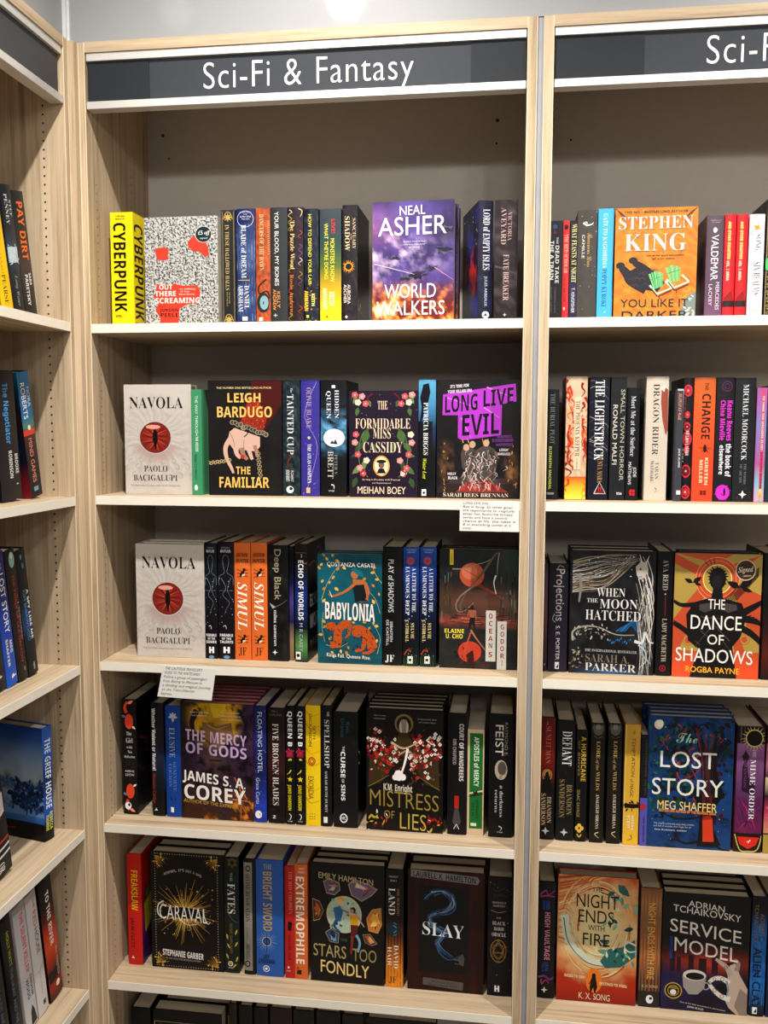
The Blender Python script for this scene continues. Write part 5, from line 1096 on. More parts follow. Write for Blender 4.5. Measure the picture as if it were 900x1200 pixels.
def gk():
    r(650, 80, 900, 1075, '23221f'); l([(655, 130), (655, 1060)], 5, 'b8a468')
    for i in range(16): y = 150+i*60; curve([(668, y), (690, y+20), (664, y+40), (700, y+56)], 8, 'c0a868', 2); curve([(760, y), (730, y+20), (770, y+40), (740, y+56)], 8, 'a89050', 2)
    o(672, 625, 46, '5cc878', 52); 
    for i in range(5): l([(640+i*14, 590), (650+i*14, 660)], 3, 'c8f0c8')
sp(646, 800, 88, 1075, '26252a', 'tall black book with gold scrollwork and green disc at the photo edge', gk)

row(SHZ[1], .06, 'books on the second shelf of the right bookcase')
K(630, 430, .3)
def burial():
    fld(lambda a, b: mix('23262a', '3c4248', (nz(a, b*5, 4, 140)-.4)*2), 4, 20); v('THE BURIAL PLOT', 104, 308, 40, 62, '9a9a96', 'S'); v('ELIZABETH MACNEAL', 316, 492, 38, 50, 'd8e078', 'B'); t('PICADOR', 30, 504, 64, 512, 'e0e0e0', 'B')
sp(24, 82, 88, 532, '26292c', 'dark book with thin grey lettering and lime author line against the post', burial)
def phoenix():
    fld(lambda a, b: mix('d8cdb8', 'c8a080', nz(a, b*4, 4, 141)), 6, 24)
    for i in range(46): R = random.Random(i+9); y = R.uniform(45, 500); x = R.choice((R.uniform(110, 138), R.uniform(170, 190))); curve([(x, y), (x+R.uniform(-14, 14), y+18), (x+R.uniform(-20, 20), y+36), (x+R.uniform(-8, 8), y+58)], R.uniform(6, 13), R.choice(['c8401c', 'a83018', 'd86028', 'e08040', '8a2414']), 1)
    g(108, 440, 194, 532, ['c8602c', 'e0a838', 'ecc848', 'e8d860']); r(142, 120, 170, 412, 'd8cbb0'); v('THE PHOENIX KEEPER', 134, 358, 146, 164, '7a2418', 'S'); v('S. A. MACLEAN', 366, 408, 152, 158, '7a2418')
def phoenixb(): fld(lambda a, b: mix('a83a20', 'd8b890', (nz(a, b*1.5, 6, 142)-.3)*2.2), 14, 22)
sp(108, 192, 38, 534, 'c8b49a', 'cream book with swirling red flames, second shelf of the right bookcase', phoenix, back_fn=phoenixb)
def light():
    r(197, 40, 280, 534, '1e2030')
    for i in range(12): R = random.Random(i+30); y = R.uniform(50, 500); curve([(202, y), (R.uniform(215, 265), y+R.uniform(-20, 30)), (276, y+R.uniform(-10, 50))], 2, R.choice(['8a8a9a', 'b8b0b0', '5a5a70']), .6)
    v('THE LIGHTSTRUCK', 52, 372, 222, 258, 'f0eeec', 'S'); v('SUNYA MARA', 356, 464, 236, 256, 'b89868', 'S'); l([(224, 508), (246, 462), (270, 508), (224, 508)], 3, 'e0d8d0'); t('H', 240, 480, 254, 496, 'e83030', 'B'); t('HODDER', 230, 498, 264, 503, 'e83030')
sp(199, 278, 40, 534, '1e2030', 'black-blue book with branching lines and jagged white serif lettering', light)
def small():
    v('SMALL TOWN HORROR', 88, 454, 322, 338, 'b8bca8', 'G'); v('RONALD MALFI', 148, 392, 292, 310, 'd8d4c8', 'G'); t('TITAN', 312, 502, 334, 512, 'e8e8e8', 'B')
sp(283, 344, 40, 534, '2a2c30', 'charcoal book with two columns of thin pale lettering', small, hard=False)
def meet():
    v('Meet Me at the Surface', 114, 356, 362, 380, 'd8d8dc', 'S'); v('JODIE', 400, 440, 376, 388, 'e0e0e0'); v('MATTHEWS', 378, 470, 356, 368, 'e0e0e0'); o(366, 500, 6, 'e83838', 6, 4); r(364, 490, 384, 514, 'd83030'); l([(374, 490), (374, 514)], 2, '1b1c22'); l([(364, 502), (384, 502)], 2, '1b1c22')
sp(347, 396, 82, 534, '1f2026', 'shorter black book with small red square before the stone-coloured spine', meet)
def dragon():
    r(400, 36, 508, 534, 'd0c6b8'); p([(480, 74), (505, 90), (508, 250), (500, 270), (486, 210), (478, 140)], 'a05848'); p([(490, 110), (506, 120), (506, 220), (496, 190)], '7a342c'); p([(470, 80), (496, 72), (490, 100)], 'e0d8cc')
    v('DRAGON RIDER', 66, 350, 448, 472, '38322e', 'S'); v('TARAN', 378, 448, 462, 476, '6a6058', 'S'); v('MATHARU', 372, 462, 444, 457, '6a6058', 'S'); curve([(462, 482), (470, 490), (462, 502)], 3, '4a423c', 1)
sp(420, 508, 38, 534, 'cbc1b3', 'thick stone-white book with a red dragon wing on its spine', dragon)
K(770, 435, .14444)
def season():
    g(150, 140, 208, 1080, ['c8c8cc', '70727a', '5a5c64', '4a4c54', '52545c', '4a4c54']); r(152, 160, 200, 1078, '4c4e56'); v('SEASONS OF WAR', 180, 400, 162, 190, 'e8a888', 'P'); v('JACK ALANE', 640, 800, 174, 190, 'd8d8dc', 'B'); r(166, 990, 200, 1025, 'd8d8dc')
sp(153, 204, 145, 1082, '6a6c74', 'thin grey book with pink script, sunk between two taller books', season, hard=False, rec=.052)
def ornd():
    fld(lambda a, b: mix('201f24', '3a3036', (nz(a, b*4, 5, 145)-.45)*2), 5, 20)
    for i, (y, rr) in enumerate(((160, 50), (360, 30), (460, 40), (560, 60), (650, 34), (830, 56), (1005, 58))):
        ring(240, y, rr*.7, 10, 'd8404a', 12, rr); flower(240, y, rr*.6, ['b83844', 'e04a50', '7a2a34'][i % 3], 'f0b0a0')
    v('MELISSA MARR', 490, 700, 230, 258, 'e8d8d8', 'S'); v('REMEMBERED MAGIC', 210, 480, 200, 226, 'b06068', 'S'); v('A TALE', 640, 760, 196, 216, 'd0c0c0')
sp(207, 286, 55, 1082, '222126', 'dark book with coral red roses printed down its spine', ornd)
def change():
    g(290, 50, 466, 1082, ['c8703c', 'd87038', 'e8683a', 'f0603a', 'f05c38', 'ee5836']); v('THE', 95, 160, 376, 404, '5a2c1c', 'B'); v('CHANGE', 182, 568, 356, 426, '3a1c18', 'B')
    for s in (-1, 1): leaf(390, 640, 56, 90-s*98, 'b85a34', .4); l([(390, 650), (390+s*40, 680)], 3, '3a1c18'); l([(390, 640), (390+s*26, 664)], 3, '3a1c18')
    o(390, 640, 14, '3a1c18', 34); v('KIRSTEN', 712, 948, 394, 420, 'f8dcc0', 'B'); v('MILLER', 732, 930, 350, 376, 'f8dcc0', 'B'); r(360, 990, 384, 1030, '7a2c1c'); r(388, 990, 412, 1030, '7a2c1c')
sp(290, 465, 52, 1082, 'e0623a', 'vivid orange book with big outlined capitals and a wasp', change)
def elsew():
    ring(556, 125, 42, 4, '8a3a80', 20, 42); ring(556, 125, 22, 3, '8a3a80'); v('Keanu Reeves', 238, 575, 562, 606, 'e848d8', 'B'); v('China Mieville', 238, 572, 506, 546, 'e848d8', 'B'); v('the book of', 598, 872, 560, 604, 'f4f0f4', 'B'); v('elsewhere', 610, 856, 508, 544, 'f4f0f4', 'B')
    o(545, 1005, 58, 'd040c8', 64); rays(545, 1005, 50, 74, 20, 8, 'd040c8', 1); o(560, 1000, 8, '2a1428', 34); curve([(530, 1015), (560, 1030), (590, 1000)], 5, '2a1428', 1)
sp(470, 618, 52, 1082, '2a282c', 'black book with hot magenta and white rounded lettering', elsew)
def moor():
    dots(3, 30, 640, 960, 780, 1075, 2, 6, ['4a4c50']); v('MICHAEL MOORCOCK', 108, 735, 686, 730, 'e0e0e0', 'S'); v('THE WOODS', 762, 936, 712, 732, '8a8c90', 'S'); v('OF ARCADY', 768, 926, 678, 698, '8a8c90', 'S'); star(708, 1020, 34, 'f0f0f0', 4, .4)
sp(622, 792, 55, 1082, '2c2d31', 'charcoal book with white engraved capitals and white star near the foot', moor)
def tame():
    g(800, 135, 880, 1082, ['b868a0', 'a878b8', '8a90c0', 'a080b8', 'b86aa0', '8ac0d0', 'e0a8c0']); r(838, 150, 862, 970, 'd85a78'); v('TO TAME THE MACHINE ELVES', 200, 650, 842, 858, 'f8e0d0', 'B'); v('DOMINIKO MORRIN', 665, 970, 842, 858, '5a1428', 'B'); g(838, 980, 862, 1082, ['e8e060', 'f0a050', '60c0d0'])
sp(797, 880, 135, 1082, 'a86a98', 'slim iridescent pink and lilac book near the photo edge, second shelf', tame, hard=False)
sp(884, 1000, 120, 1082, '26424c', 'dark teal book cut off by the photo edge, second shelf of the right bookcase')

row(SHZ[2], .062, 'books on the third shelf of the right bookcase')
K(620, 630, .31111)
def pur():
    g(40, 98, 70, 505, ['4a3c4c', '5a4452', '6a4448', '4a3040', '302634']); t('TITAN', 50, 478, 60, 484, 'c8b8c8')
sp(38, 69, 98, 508, '443844', 'thin mauve-brown book half hidden against the post, third right shelf', pur)
def proj():
    g(72, 98, 148, 512, ['22212a', '262430', '2c2838', '342c40']); v('Projections', 116, 318, 100, 132, 'a8a0a0', 'G'); curve([(128, 112), (112, 106), (104, 120)], 2.5, 'a8a0a0'); curve([(96, 290), (88, 310), (100, 322)], 2.5, 'a8a0a0'); v('S. E. PORTER', 334, 466, 102, 116, 'd0ccd0', 'G'); r(100, 474, 116, 500, 'e8e8ea'); p([(104, 496), (114, 480), (114, 496)], '2c2838')
sp(73, 145, 98, 512, '26242e', 'dark violet-black book with long thin grey lettering', proj)
def moon():
    fld(lambda a, b: mix(mix('1b1b1e', '3a3a3c', (nz(a, b, 5, 150)-.4)*1.5), '5a90c8', max(0, b-.93)*9*max(0, 1-abs(a-.5)*2)), 24, 34)
    R = random.Random(21); S = ['9a9690', 'c8c4be', '6a6662', 'b0a898']
    for i in range(64):
        y = 62+i*1.9; curve([(160, y+30), (210+R.uniform(-10, 10), y+20+R.uniform(-12, 12)), (290, y+R.uniform(-6, 20)), (380+R.uniform(-10, 30), 62+R.uniform(0, 40))], R.uniform(1.2, 4), R.choice(S+['3a3836', '8a7458', '4a4846']), .6)
    for i in range(44): x = R.uniform(418, 472); curve([(x-20, 70+i*6), (x, 130+i*8), (x-10+R.uniform(-10, 10), 220+i*8), (x, 300+i*8)], R.uniform(1.2, 4), R.choice(S+['3a3836', 'e0dcd8', '4a4846']), .5)
    p([(398, 110), (418, 88), (440, 95), (446, 120), (430, 152), (412, 158), (402, 140)], 'c0b8b0'); l([(420, 92), (412, 62)], 5, 'd8d2c8', 1); l([(436, 96), (448, 66)], 5, 'd8d2c8', 1); o(416, 118, 4, '2a2624'); l([(408, 148), (422, 146)], 2, '4a4440')
    curve([(180, 140), (192, 180), (186, 250)], 16, '8a8680', 6)
    curve([(165, 400), (165, 365), (200, 345), (260, 345), (330, 372), (400, 372)], 8, 'a8a49c', 3); leaves(7, 44, 165, 335, 300, 390, 8, 16, ['c8c4bc', '6a6660', '9a968e'])
    for i in range(12): curve([(330+i*3, 360), (356+i*5, 340-i*3), (385+i*3, 330+i*4)], 3, R.choice(['2c78b0', '48a0d8', '1c4a78']), 1); leaf(310+i*7, 385+R.uniform(-5, 14), 12, 110, R.choice(['3888c0', '1c5888']), .4)
    curve([(400, 395), (430, 400), (440, 360), (455, 395), (472, 400)], 12, 'd8dcdc', 4); curve([(440, 400), (430, 440), (460, 480)], 14, '9aa4a8', 5); curve([(415, 410), (440, 430), (445, 470), (420, 500)], 6, 'c0ccd0', 2); leaves(9, 26, 160, 430, 200, 505, 8, 18, ['b0a898', '6a6254', '8a8070'])
    W = 'dcdad6'
    t('WHEN', 254, 194, 362, 226, W, 'S'); t('THE', 216, 234, 258, 250, W, 'S'); t('MOON', 264, 236, 410, 272, W, 'S'); t('HATCHED', 210, 278, 424, 316, W, 'S', (1.5, '3a3a3a'), -4)
    dots(4, 16, 210, 70, 400, 150, 1, 3, ['f0f0f0']); t('THE INTERNATIONAL BESTSELLER', 212, 430, 410, 440, 'c8c8c8', 'S', None, -4); t('SARAH A.', 212, 450, 384, 480, '8a8078', 'S', None, -3); t('PARKER', 212, 484, 408, 514, 'd8d4cc', 'S', None, -4)
fo(150, 474, 50, 526, '16161a', 'face-out black cover with silver dragons and a blue tassel', moon, .045, [(-.002, 'copy hidden behind the silver dragon cover')])
def lady():
    v('A', 86, 98, 500, 520, 'b8b0a8', 'S'); v('VA REID', 100, 204, 500, 520, 'b8b0a8', 'S'); l([(512, 228), (512, 304)], 4, '7a2428'); o(511, 218, 3, 'c8c0b8'); v('LADY MACBETH', 312, 482, 502, 520, 'c8bca8', 'S'); ring(508, 508, 12, 2.5, 'b83038'); t('R', 504, 502, 512, 514, 'b83038', 'B')
sp(481, 539, 53, 538, '1a191b', 'black book with small red circle at the foot beside the orange sun cover', lady)
def dance():
    r(540, 60, 878, 545, 'b8a058'); cx, cy = 705, 160; C1, C2 = 'c8603c', 'b8a058'
    for i in range(12):
        if i % 2 == 0: a, b = math.radians(i*30+8), math.radians(i*30+38); p([(cx+70*math.cos(a), cy+70*math.sin(a)), (cx+420*math.cos(a), cy+420*math.sin(a)), (cx+420*math.cos(b), cy+420*math.sin(b)), (cx+70*math.cos(b), cy+70*math.sin(b))], C1)
    g(540, 440, 878, 545, ['c8643c', 'e0643c', 'e8643c']) ; p([(640, 440), (780, 440), (770, 400), (650, 400)], C2)
    o(cx, cy, 84, C1, 86, 30); ring(cx, cy, 84, 3, 'e8a070', 30, 86); ring(cx, cy, 72, 2, 'e8a070', 30); o(cx, cy, 56, C2, 58, 26); ring(cx, cy, 56, 4, 'ecd890', 26, 58)
    for x, y in ((590, 330), (830, 330), (600, 400), (815, 390)): o(x, y, 12, C1, 12); ring(x, y, 20, 2, C1)
    D = '221f20'
    o(706, 158, 32, D, 44, 18); rays(706, 150, 28, 46, 18, 9, D, 3, .2); o(704, 172, 18, '2e2a2c', 26)
    p([(690, 190), (724, 190), (728, 232), (800, 250), (820, 300), (800, 380), (770, 420), (790, 545), (610, 545), (640, 430), (600, 400), (590, 300), (620, 250), (684, 230)], D)
    curve([(620, 260), (570, 262), (540, 246)], 20, D, 10); curve([(800, 290), (850, 260), (880, 240)], 30, D, 14); curve([(540, 330), (600, 370), (640, 420)], 18, D, 24); curve([(878, 400), (830, 360), (780, 340)], 20, D, 30)
    for (x, y, s) in ((612, 175, 1), (790, 190, 1.5)):
        leaf(x, y, 40*s, -35, D, .5); leaf(x, y, 36*s, 205, D, .5); leaf(x+6, y, 30*s, 20, D, .4)
    for i in range(9): leaf(770+i*9, 330-i*2, 60, -50+i*9, D, .3); l([(730+i*6, 240), (860, 110+i*4)], 2, D)
    p([(640, 258), (690, 250), (690, 278), (660, 290), (640, 280)], '5a5250'); p([(724, 250), (780, 256), (784, 276), (750, 288), (728, 276)], '5a5250'); l([(680, 100), (668, 78)], 4, D, 1); l([(692, 98), (688, 76)], 4, D, 1); l([(668, 106), (652, 88)], 4, D, 1)
    for i in range(8): R = random.Random(i+3); l([(R.uniform(600, 800), R.uniform(290, 420)), (R.uniform(600, 800), R.uniform(300, 440))], 1.5, '8a8480', .5)
    o(810, 122, 38, 'e0c8a8', 40, 24); o(810, 122, 35, '4a3c34', 37, 24); t('Signed', 782, 112, 838, 132, 'f0e4d4', 'I', None, 5); t('edition', 800, 142, 832, 148, 'c8b8a8', 'B', None, 3)
    W = 'f4eee6'
    t('THE', 672, 236, 738, 274, W, 'G', None, -2); t('DANCE', 604, 300, 804, 354, W, 'G', None, -2); t('OF', 672, 374, 738, 412, W, 'G', None, -2); t('SHADOWS', 552, 428, 850, 480, W, 'G', None, -8); t('ROGBA PAYNE', 592, 500, 800, 522, 'f0b840', 'G', (1, 'f0b840'), -4)
fo(541, 872, 62, 544, '1b1a1c', 'face-out orange and ochre sun cover with black crowned figure', dance, .032, [(.010, 'copy hidden behind the crowned-figure sun cover')])
def blk(): g(882, 60, 960, 550, ['1c1c20', '1c1c22', '1a1a1e', '3a201c', '6a2c20', '241a1c'])
sp(880, 965, 60, 551, '1a1a1e', 'black book with faint ember glow at the photo edge, third shelf', blk)

row(SHZ[3], .06, 'books on the fourth shelf of the right bookcase')
K(625, 815, .15556)
def sunlit():
    g(50, 165, 160, 1092, ['6a2018', '7a2418', '8a2c1c', '7a2418', '2a1a18', '191819', '171718', '171718']); v('THE', 195, 225, 96, 104, 'c8a890'); v('SUNLIT MAN', 230, 515, 90, 128, 'c87868', 'S'); o(104, 596, 26, 'c8a060', 30); ring(104, 600, 38, 6, 'c8a060', 16, 44); p([(92, 580), (112, 570), (130, 640), (160, 720), (60, 720), (78, 640)], '171718')
    v('BRANDON', 762, 965, 106, 140, 'd8c0a0', 'S'); v('SANDERSON', 738, 985, 62, 96, 'd8c0a0', 'S'); star(98, 1025, 30, 'c8ccd0', 4, .4)
sp(50, 162, 165, 1092, '231a1a', 'book red above and black below with white star at its foot', sunlit)
def defiant():
    v('DEFIANT', 268, 532, 214, 286, 'eceae6', 'S'); v('THE SKYWARD SERIES', 330, 460, 202, 208, '5a5c60'); o(246, 586, 12, '3a1c24', 12); v('BRANDON', 672, 905, 252, 294, 'a08c64', 'S'); v('SANDERSON', 632, 930, 198, 238, 'a08c64', 'S'); star(238, 1040, 30, 'c8ccd0', 4, .4)
sp(174, 310, 188, 1105, '1b1c20', 'thick black book with wide white serif title and bronze author lettering', defiant)
def hurr():
    v('A HURRICANE', 310, 640, 356, 392, 'c8a850', 'B'); v('OF KNIVES', 340, 600, 332, 348, '8a7438', 'B'); v('ISAAC SAVAGE', 700, 905, 330, 352, 'a89868', 'G'); flower(352, 985, 34, 'e0c058', '8a3020', 4); curve([(336, 1030), (352, 1050), (370, 1030)], 8, 'e0c058'); 
sp(320, 404, 262, 1086, '19191a', 'shorter black book with gold lettering and gold flower emblem', hurr)
def lore():
    x0, x1 = A.box[0], A.box[2]; w = x1-x0; X = lambda q: x0+w*q; y0 = A.box[1]
    o(X(.5), y0+48, w*.36, '6a645c', 44); o(X(.5), y0+30, w*.2, '8a847a', 18); o(X(.32), y0+60, w*.1, '1c1a18', 10); o(X(.68), y0+60, w*.1, '1c1a18', 10); l([(X(.2), y0+10), (X(.06), y0+50)], 5, '8a847a', 2); l([(X(.8), y0+10), (X(.94), y0+50)], 5, '8a847a', 2); curve([(X(.2), y0+96), (X(.5), y0+112), (X(.8), y0+96)], 5, '6a645c')
    v('LORE', 345, 480, X(.4), X(.66), 'd0b478', 'S'); v('of the', 490, 570, X(.4), X(.6), 'b89c60', 'I'); v('WILDS', 580, 725, X(.4), X(.66), 'c0a468', 'S'); v('ANALEIGH SBRANA', 752, 1020, X(.44), X(.66), 'e8dcc0', 'S'); curve([(X(.66), 1045), (X(.4), 1060), (X(.7), 1090)], 7, 'e8d8b0', 2)
sp(428, 534, 212, 1127, '26221f', 'left of the two identical dark brown spines with horned skull', lore); sp(556, 662, 214, 1140, '26221f', 'right of the two identical dark brown spines with horned skull', lore)
def tempt():
    g(682, 215, 804, 1150, ['c8a248', 'd0a84a', 'd8b04a', 'e0b848', 'e8c044']); l([(690, 225), (686, 1140)], 5, 'e8d088'); v('The', 265, 300, 742, 758, '4a3418', 'I'); v('TEMPTATION', 320, 625, 734, 760, '4a3418', 'G'); v('of MAGIC', 636, 780, 728, 754, '4a3418', 'G'); r(682, 830, 800, 862, '241c14'); leaves(3, 20, 684, 815, 796, 870, 20, 34, ['241c14'])
    v('MEGAN', 920, 1035, 746, 764, 'f6ecd0', 'B'); v('SCOTT', 920, 1025, 712, 732, 'f6ecd0', 'B'); curve([(742, 1070), (750, 1100), (716, 1115)], 7, '3a2810', 2)
sp(682, 800, 220, 1150, 'cda548', 'golden yellow book with a ragged black band near its foot', tempt)
def shards():
    g(806, 298, 862, 1130, ['22222a', '22222a', '22222a', '22222a']); r(800, 770, 866, 1130, '6a62b8'); o(826, 836, 24, 'b83848', 26); v('A SHIVER OVER MAGIC AND MIST', 330, 750, 836, 850, '6a6454', 'S'); v('TIAN BEMIROW', 900, 1100, 832, 844, '3a3478', 'B')
sp(806, 862, 298, 1130, '24242c', 'thin short book, black above and periwinkle below', shards, hard=False)
K(620, 810, .31111)
def lost():
    fld(lambda a, b: mix(mix('1c4478', '24588e', nz(a, b, 3, 160)), '141c30', max(0, nz(a, b*1.4, 7, 161)-.48)*5*max(0, 1-abs(a-.55)*1.5)), 26, 38)
    R = random.Random(31)
    for i in range(110):
        x, y = R.uniform(452, 600), R.uniform(112, 470)
        leaf(x, y, R.uniform(14, 30), R.uniform(0, 360), R.choice(['1c5a50', '2a7860', '16363c', '1c5040', '123048']), .6)
    for i in range(120): x, y = R.uniform(540, 762), R.uniform(100, 400); leaf(x, y, R.uniform(16, 34), R.uniform(0, 360), R.choice(['1c2430', '16303a', '2a2030', '184440', '141a28']), .6)
    for i in range(60): x, y = R.uniform(470, 740), R.uniform(120, 460); curve([(x, y), (x+R.uniform(-24, 24), y+R.uniform(6, 20)), (x+R.uniform(-40, 40), y+R.uniform(10, 40))], R.uniform(3, 8), R.choice(['a03428', '701c24', '1c1418', 'b84030', '181c24', '581820']), 1)
    p([(640, 580), (650, 470), (620, 380), (600, 330), (650, 380), (660, 300), (640, 160), (680, 240), (700, 150), (705, 300), (735, 380), (700, 440), (704, 520), (730, 570), (700, 582)], '1c181e')
    for i in range(14): curve([(600+i*12, 130+i*4), (640+i*5, 260), (655+i*4, 400)], R.uniform(2, 6), R.choice(['8a2c24', '241a20', '5a1c20', '2a4a48']), 1)
    curve([(655, 560), (600, 572), (560, 560), (530, 565)], 9, '1c181e', 3); curve([(700, 560), (730, 585), (760, 590)], 9, '1c181e', 3); curve([(650, 470), (560, 480), (480, 450)], 8, '1c2430', 2)
    for i in range(10): curve([(665+i*4, 560), (660+i*4, 460), (656+i*5, 380)], 3, R.choice(['a03428', '141418', '5a2428']), 1)
    p([(658, 478), (696, 474), (704, 560), (662, 562)], 'd8502f'); p([(660, 470), (678, 462), (697, 470), (696, 476), (658, 480)], 'a83428')
    o(481, 130, 17, 'e8e0c0', 18); o(486, 126, 13, 'f8f4e0', 14); dots(8, 26, 465, 110, 762, 560, .8, 2, ['e8ecf0'])
    W = 'e6e6e0'
    t('The', 546, 158, 632, 194, 'b8e0c8', 'P', None, 0); t('LOST', 484, 228, 706, 288, W, 'G', None, 0); t('STORY', 458, 330, 734, 392, W, 'G', None, 0); t('MEG SHAFFER', 482, 414, 712, 446, 'f0dc98', 'G', None, -4)
    t('BESTSELLING AUTHOR OF THE WISHING GAME', 490, 446, 710, 456, 'f0a860', 'B', None, -4)
    t('This utterly enchanting story feels timeless', 472, 498, 628, 504, 'c8d0d8'); t('and full of wonder and magic for all', 472, 508, 616, 514, 'c8d0d8'); t('Evie Dunmore, author', 476, 522, 600, 528, 'c8d0d8', 'B')
fo(442, 768, 98, 592, '1c4a80', 'face-out blue cover with dark tree and small orange door', lost, .024, copies(3, 'blue tree-and-orange-door cover'))
def mime():
    fld(lambda a, b: mix(mix('a878a8', '5a3060', min(1, b*1.6)), 'b03060', max(0, b-.5)*1.6*nz(a, b*4, 5, 170)), 8, 24)
    r(774, 132, 884, 200, '1c1a18'); rays(842, 178, 30, 52, 20, 3, 'd8c878', 2, .1); ring(842, 178, 34, 4, 'd8c878'); o(842, 178, 30, '1a1716', 30)
    p([(800, 380), (800, 290), (806, 270), (796, 250), (806, 236), (810, 222), (816, 236), (826, 250), (816, 272), (824, 330), (850, 350), (850, 400)], '3a1c3c'); R = random.Random(5)
    for i in range(20): curve([(R.uniform(785, 880), R.uniform(390, 530)), (R.uniform(785, 880), R.uniform(400, 540))], 4, R.choice(['c83a70', '7a2050', '4a1838', '8a3a90']), 1)
    v('THE', 220, 252, 836, 850, 'd8c8d8', 'S'); v('MIME ORDER', 258, 492, 830, 850, 'f0e8f0', 'S'); v('SAMANTHA', 250, 360, 854, 866, '8a5a78', 'S'); v('SHANNON', 260, 370, 806, 816, '8a5a78', 'S')
    r(774, 546, 884, 620, '2a2418'); p([(790, 560), (874, 560), (862, 590), (832, 606), (800, 590)], 'e03830'); curve([(780, 552), (800, 610), (832, 616), (868, 608), (884, 552)], 4, 'd8c878'); l([(832, 584), (840, 570)], 3, 'f8e8e0'); l([(826, 578), (842, 574)], 2, 'f8e8e0')
sp(777, 883, 134, 620, '6a3050', 'thick magenta book with gold-rayed black disc at its head', mime, back_fn=lambda: fld(lambda a, b: mix('4a2028', 'a84038', (nz(a, b*1.5, 5, 171)-.35)*2), 12, 18))
def mime2():
    r(886, 132, 990, 200, '1c1a18'); g(886, 200, 990, 330, ['c86080', 'd880a0', '2a4048']); g(886, 330, 990, 545, ['d8c8a8', '3a2030', 'c85070', 'd8a080']); rays(940, 178, 30, 52, 20, 3, 'd8c878', 2, .1); ring(940, 178, 34, 4, 'd8c878'); leaves(4, 24, 890, 420, 960, 540, 10, 18, ['e87888', 'f0c8a0', '8a2840']); r(886, 550, 990, 622, 'b8a050')
sp(888, 990, 136, 623, '4a2c38', 'companion book in rose and gold cut off by the photo edge, fourth shelf', mime2)

row(SHZ[4], .075, 'books on the fifth shelf of the right bookcase')
K(620, 1000, .31111)
def vault():
    r(34, 105, 97, 570, '1c1b20'); curve([(38, 160), (60, 142), (70, 158), (96, 140)], 8, '8a4a90', 3); curve([(40, 168), (66, 162), (94, 166)], 7, 'c04a60', 3); v('HIGH VAULTAGE', 226, 418, 58, 78, 'd898a8', 'B'); v('CHRIS', 182, 216, 62, 76, '3060b0', 'B'); v('SUGDEN', 180, 220, 50, 58, '3060b0', 'B'); v('JEN', 426, 462, 62, 74, '3060b0', 'B'); v('PAUL', 430, 466, 50, 58, '3060b0', 'B'); curve([(36, 488), (60, 480), (80, 494), (94, 484)], 8, '8a4a90', 5); curve([(48, 494), (50, 515), (64, 496), (78, 510)], 5, 'c04a80', 2); star(60, 536, 13, 'e8e8e8', 4, .35)
sp(34, 97, 108, 570, '1c1b20', 'black book with pink vertical capitals and blue flourishes against the post', vault)
def night():
    def f(a, b):
        d = math.hypot(a-.52, (b-.42)*1.5); n = nz(a, b*1.4, 4, 180); c = mix('e8d8a8', 'd88848', d*1.6*(n+.4)-.25)
        c = mix(c, 'b83c20', max(0, d-.45)*2.2*(n+.5)+max(0, b-.74)*4); return mix(c, '7a2418', max(0, b-.88)*5)
    fld(f, 40, 56)
    R = random.Random(41)
    for i in range(14): curve([(108, 90+i*10), (180+i*4, 84+i*6), (240, 80+i*2), (300+i*3, 78)], R.uniform(2, 6), R.choice(['c85a30', 'f0c890', 'e0a068', 'a84028']), 1)
    for i in range(12): curve([(110, 190+i*12), (140, 180+i*14), (170, 220+i*12)], R.uniform(2, 7), R.choice(['e8d8b0', 'c87848', '8aa8a0', 'f0e0c0']), 1)
    for i in range(60): a = R.uniform(0, 6.28); q = R.uniform(60, 150); cx, cy = 258, 262; curve([(cx+q*math.cos(a+k*.25), cy+q*1.25*math.sin(a+k*.25)) for k in range(4)], R.uniform(2, 8), R.choice(['e8d8a8', 'f0e4c0', 'd8a060', 'c87840', 'e0c890', 'b8542c']), 1, 4)
    curve([(130, 230), (150, 320), (220, 380), (300, 390), (360, 360)], 30, 'd8dcc8', 18); curve([(128, 240), (150, 330), (220, 392), (300, 402)], 5, '4a8078', 2); curve([(150, 230), (172, 310), (230, 360), (300, 372)], 4, 'a8b8a0', 2)
    for i in range(26): x, y = R.uniform(290, 405), R.uniform(130, 380); leaf(x, y, R.uniform(20, 44), R.uniform(60, 220), R.choice(['2c6a68', '4a8a80', '8ab8a0', 'e0dcc0', '1c4a50', '6aa090']), .45)
    p([(270, 385), (300, 340), (350, 330), (400, 300), (402, 360), (350, 400), (290, 408)], '3a7470'); leaves(6, 14, 280, 340, 390, 395, 16, 26, ['8ab8a0', 'd8dcc0', '1c4a50']); curve([(405, 320), (370, 310), (362, 330), (380, 344), (404, 340)], 7, 'e8e0d0', 3); leaf(330, 112, 60, 40, '3a7078', .5)
    o(248, 455, 32, 'e88a30', 44, 16); o(248, 438, 8, '241410', 9); p([(240, 444), (256, 444), (262, 478), (252, 505), (246, 480), (236, 505), (232, 480)], '241410'); l([(240, 450), (230, 470)], 3, '241410')
    K3 = '241c18'
    t('THE', 234, 126, 276, 142, K3, 'G', None, -1); t('NIGHT', 172, 150, 336, 196, K3, 'G', None, -4); t('ENDS', 180, 206, 320, 250, K3, 'G', None, -3); t('WITH', 222, 258, 286, 278, K3, 'G', None, -2); t('FIRE', 198, 288, 306, 330, K3, 'G', None, -2)
    t('RAISED TO OBEY', 134, 438, 216, 448, 'f4e0b0', 'B', None, -4); t('DESTINED TO REBEL', 270, 458, 376, 468, 'f4e0b0', 'B', None, -4); t('K. X. SONG', 190, 500, 312, 522, 'f0dcc8', 'G', None, -3)
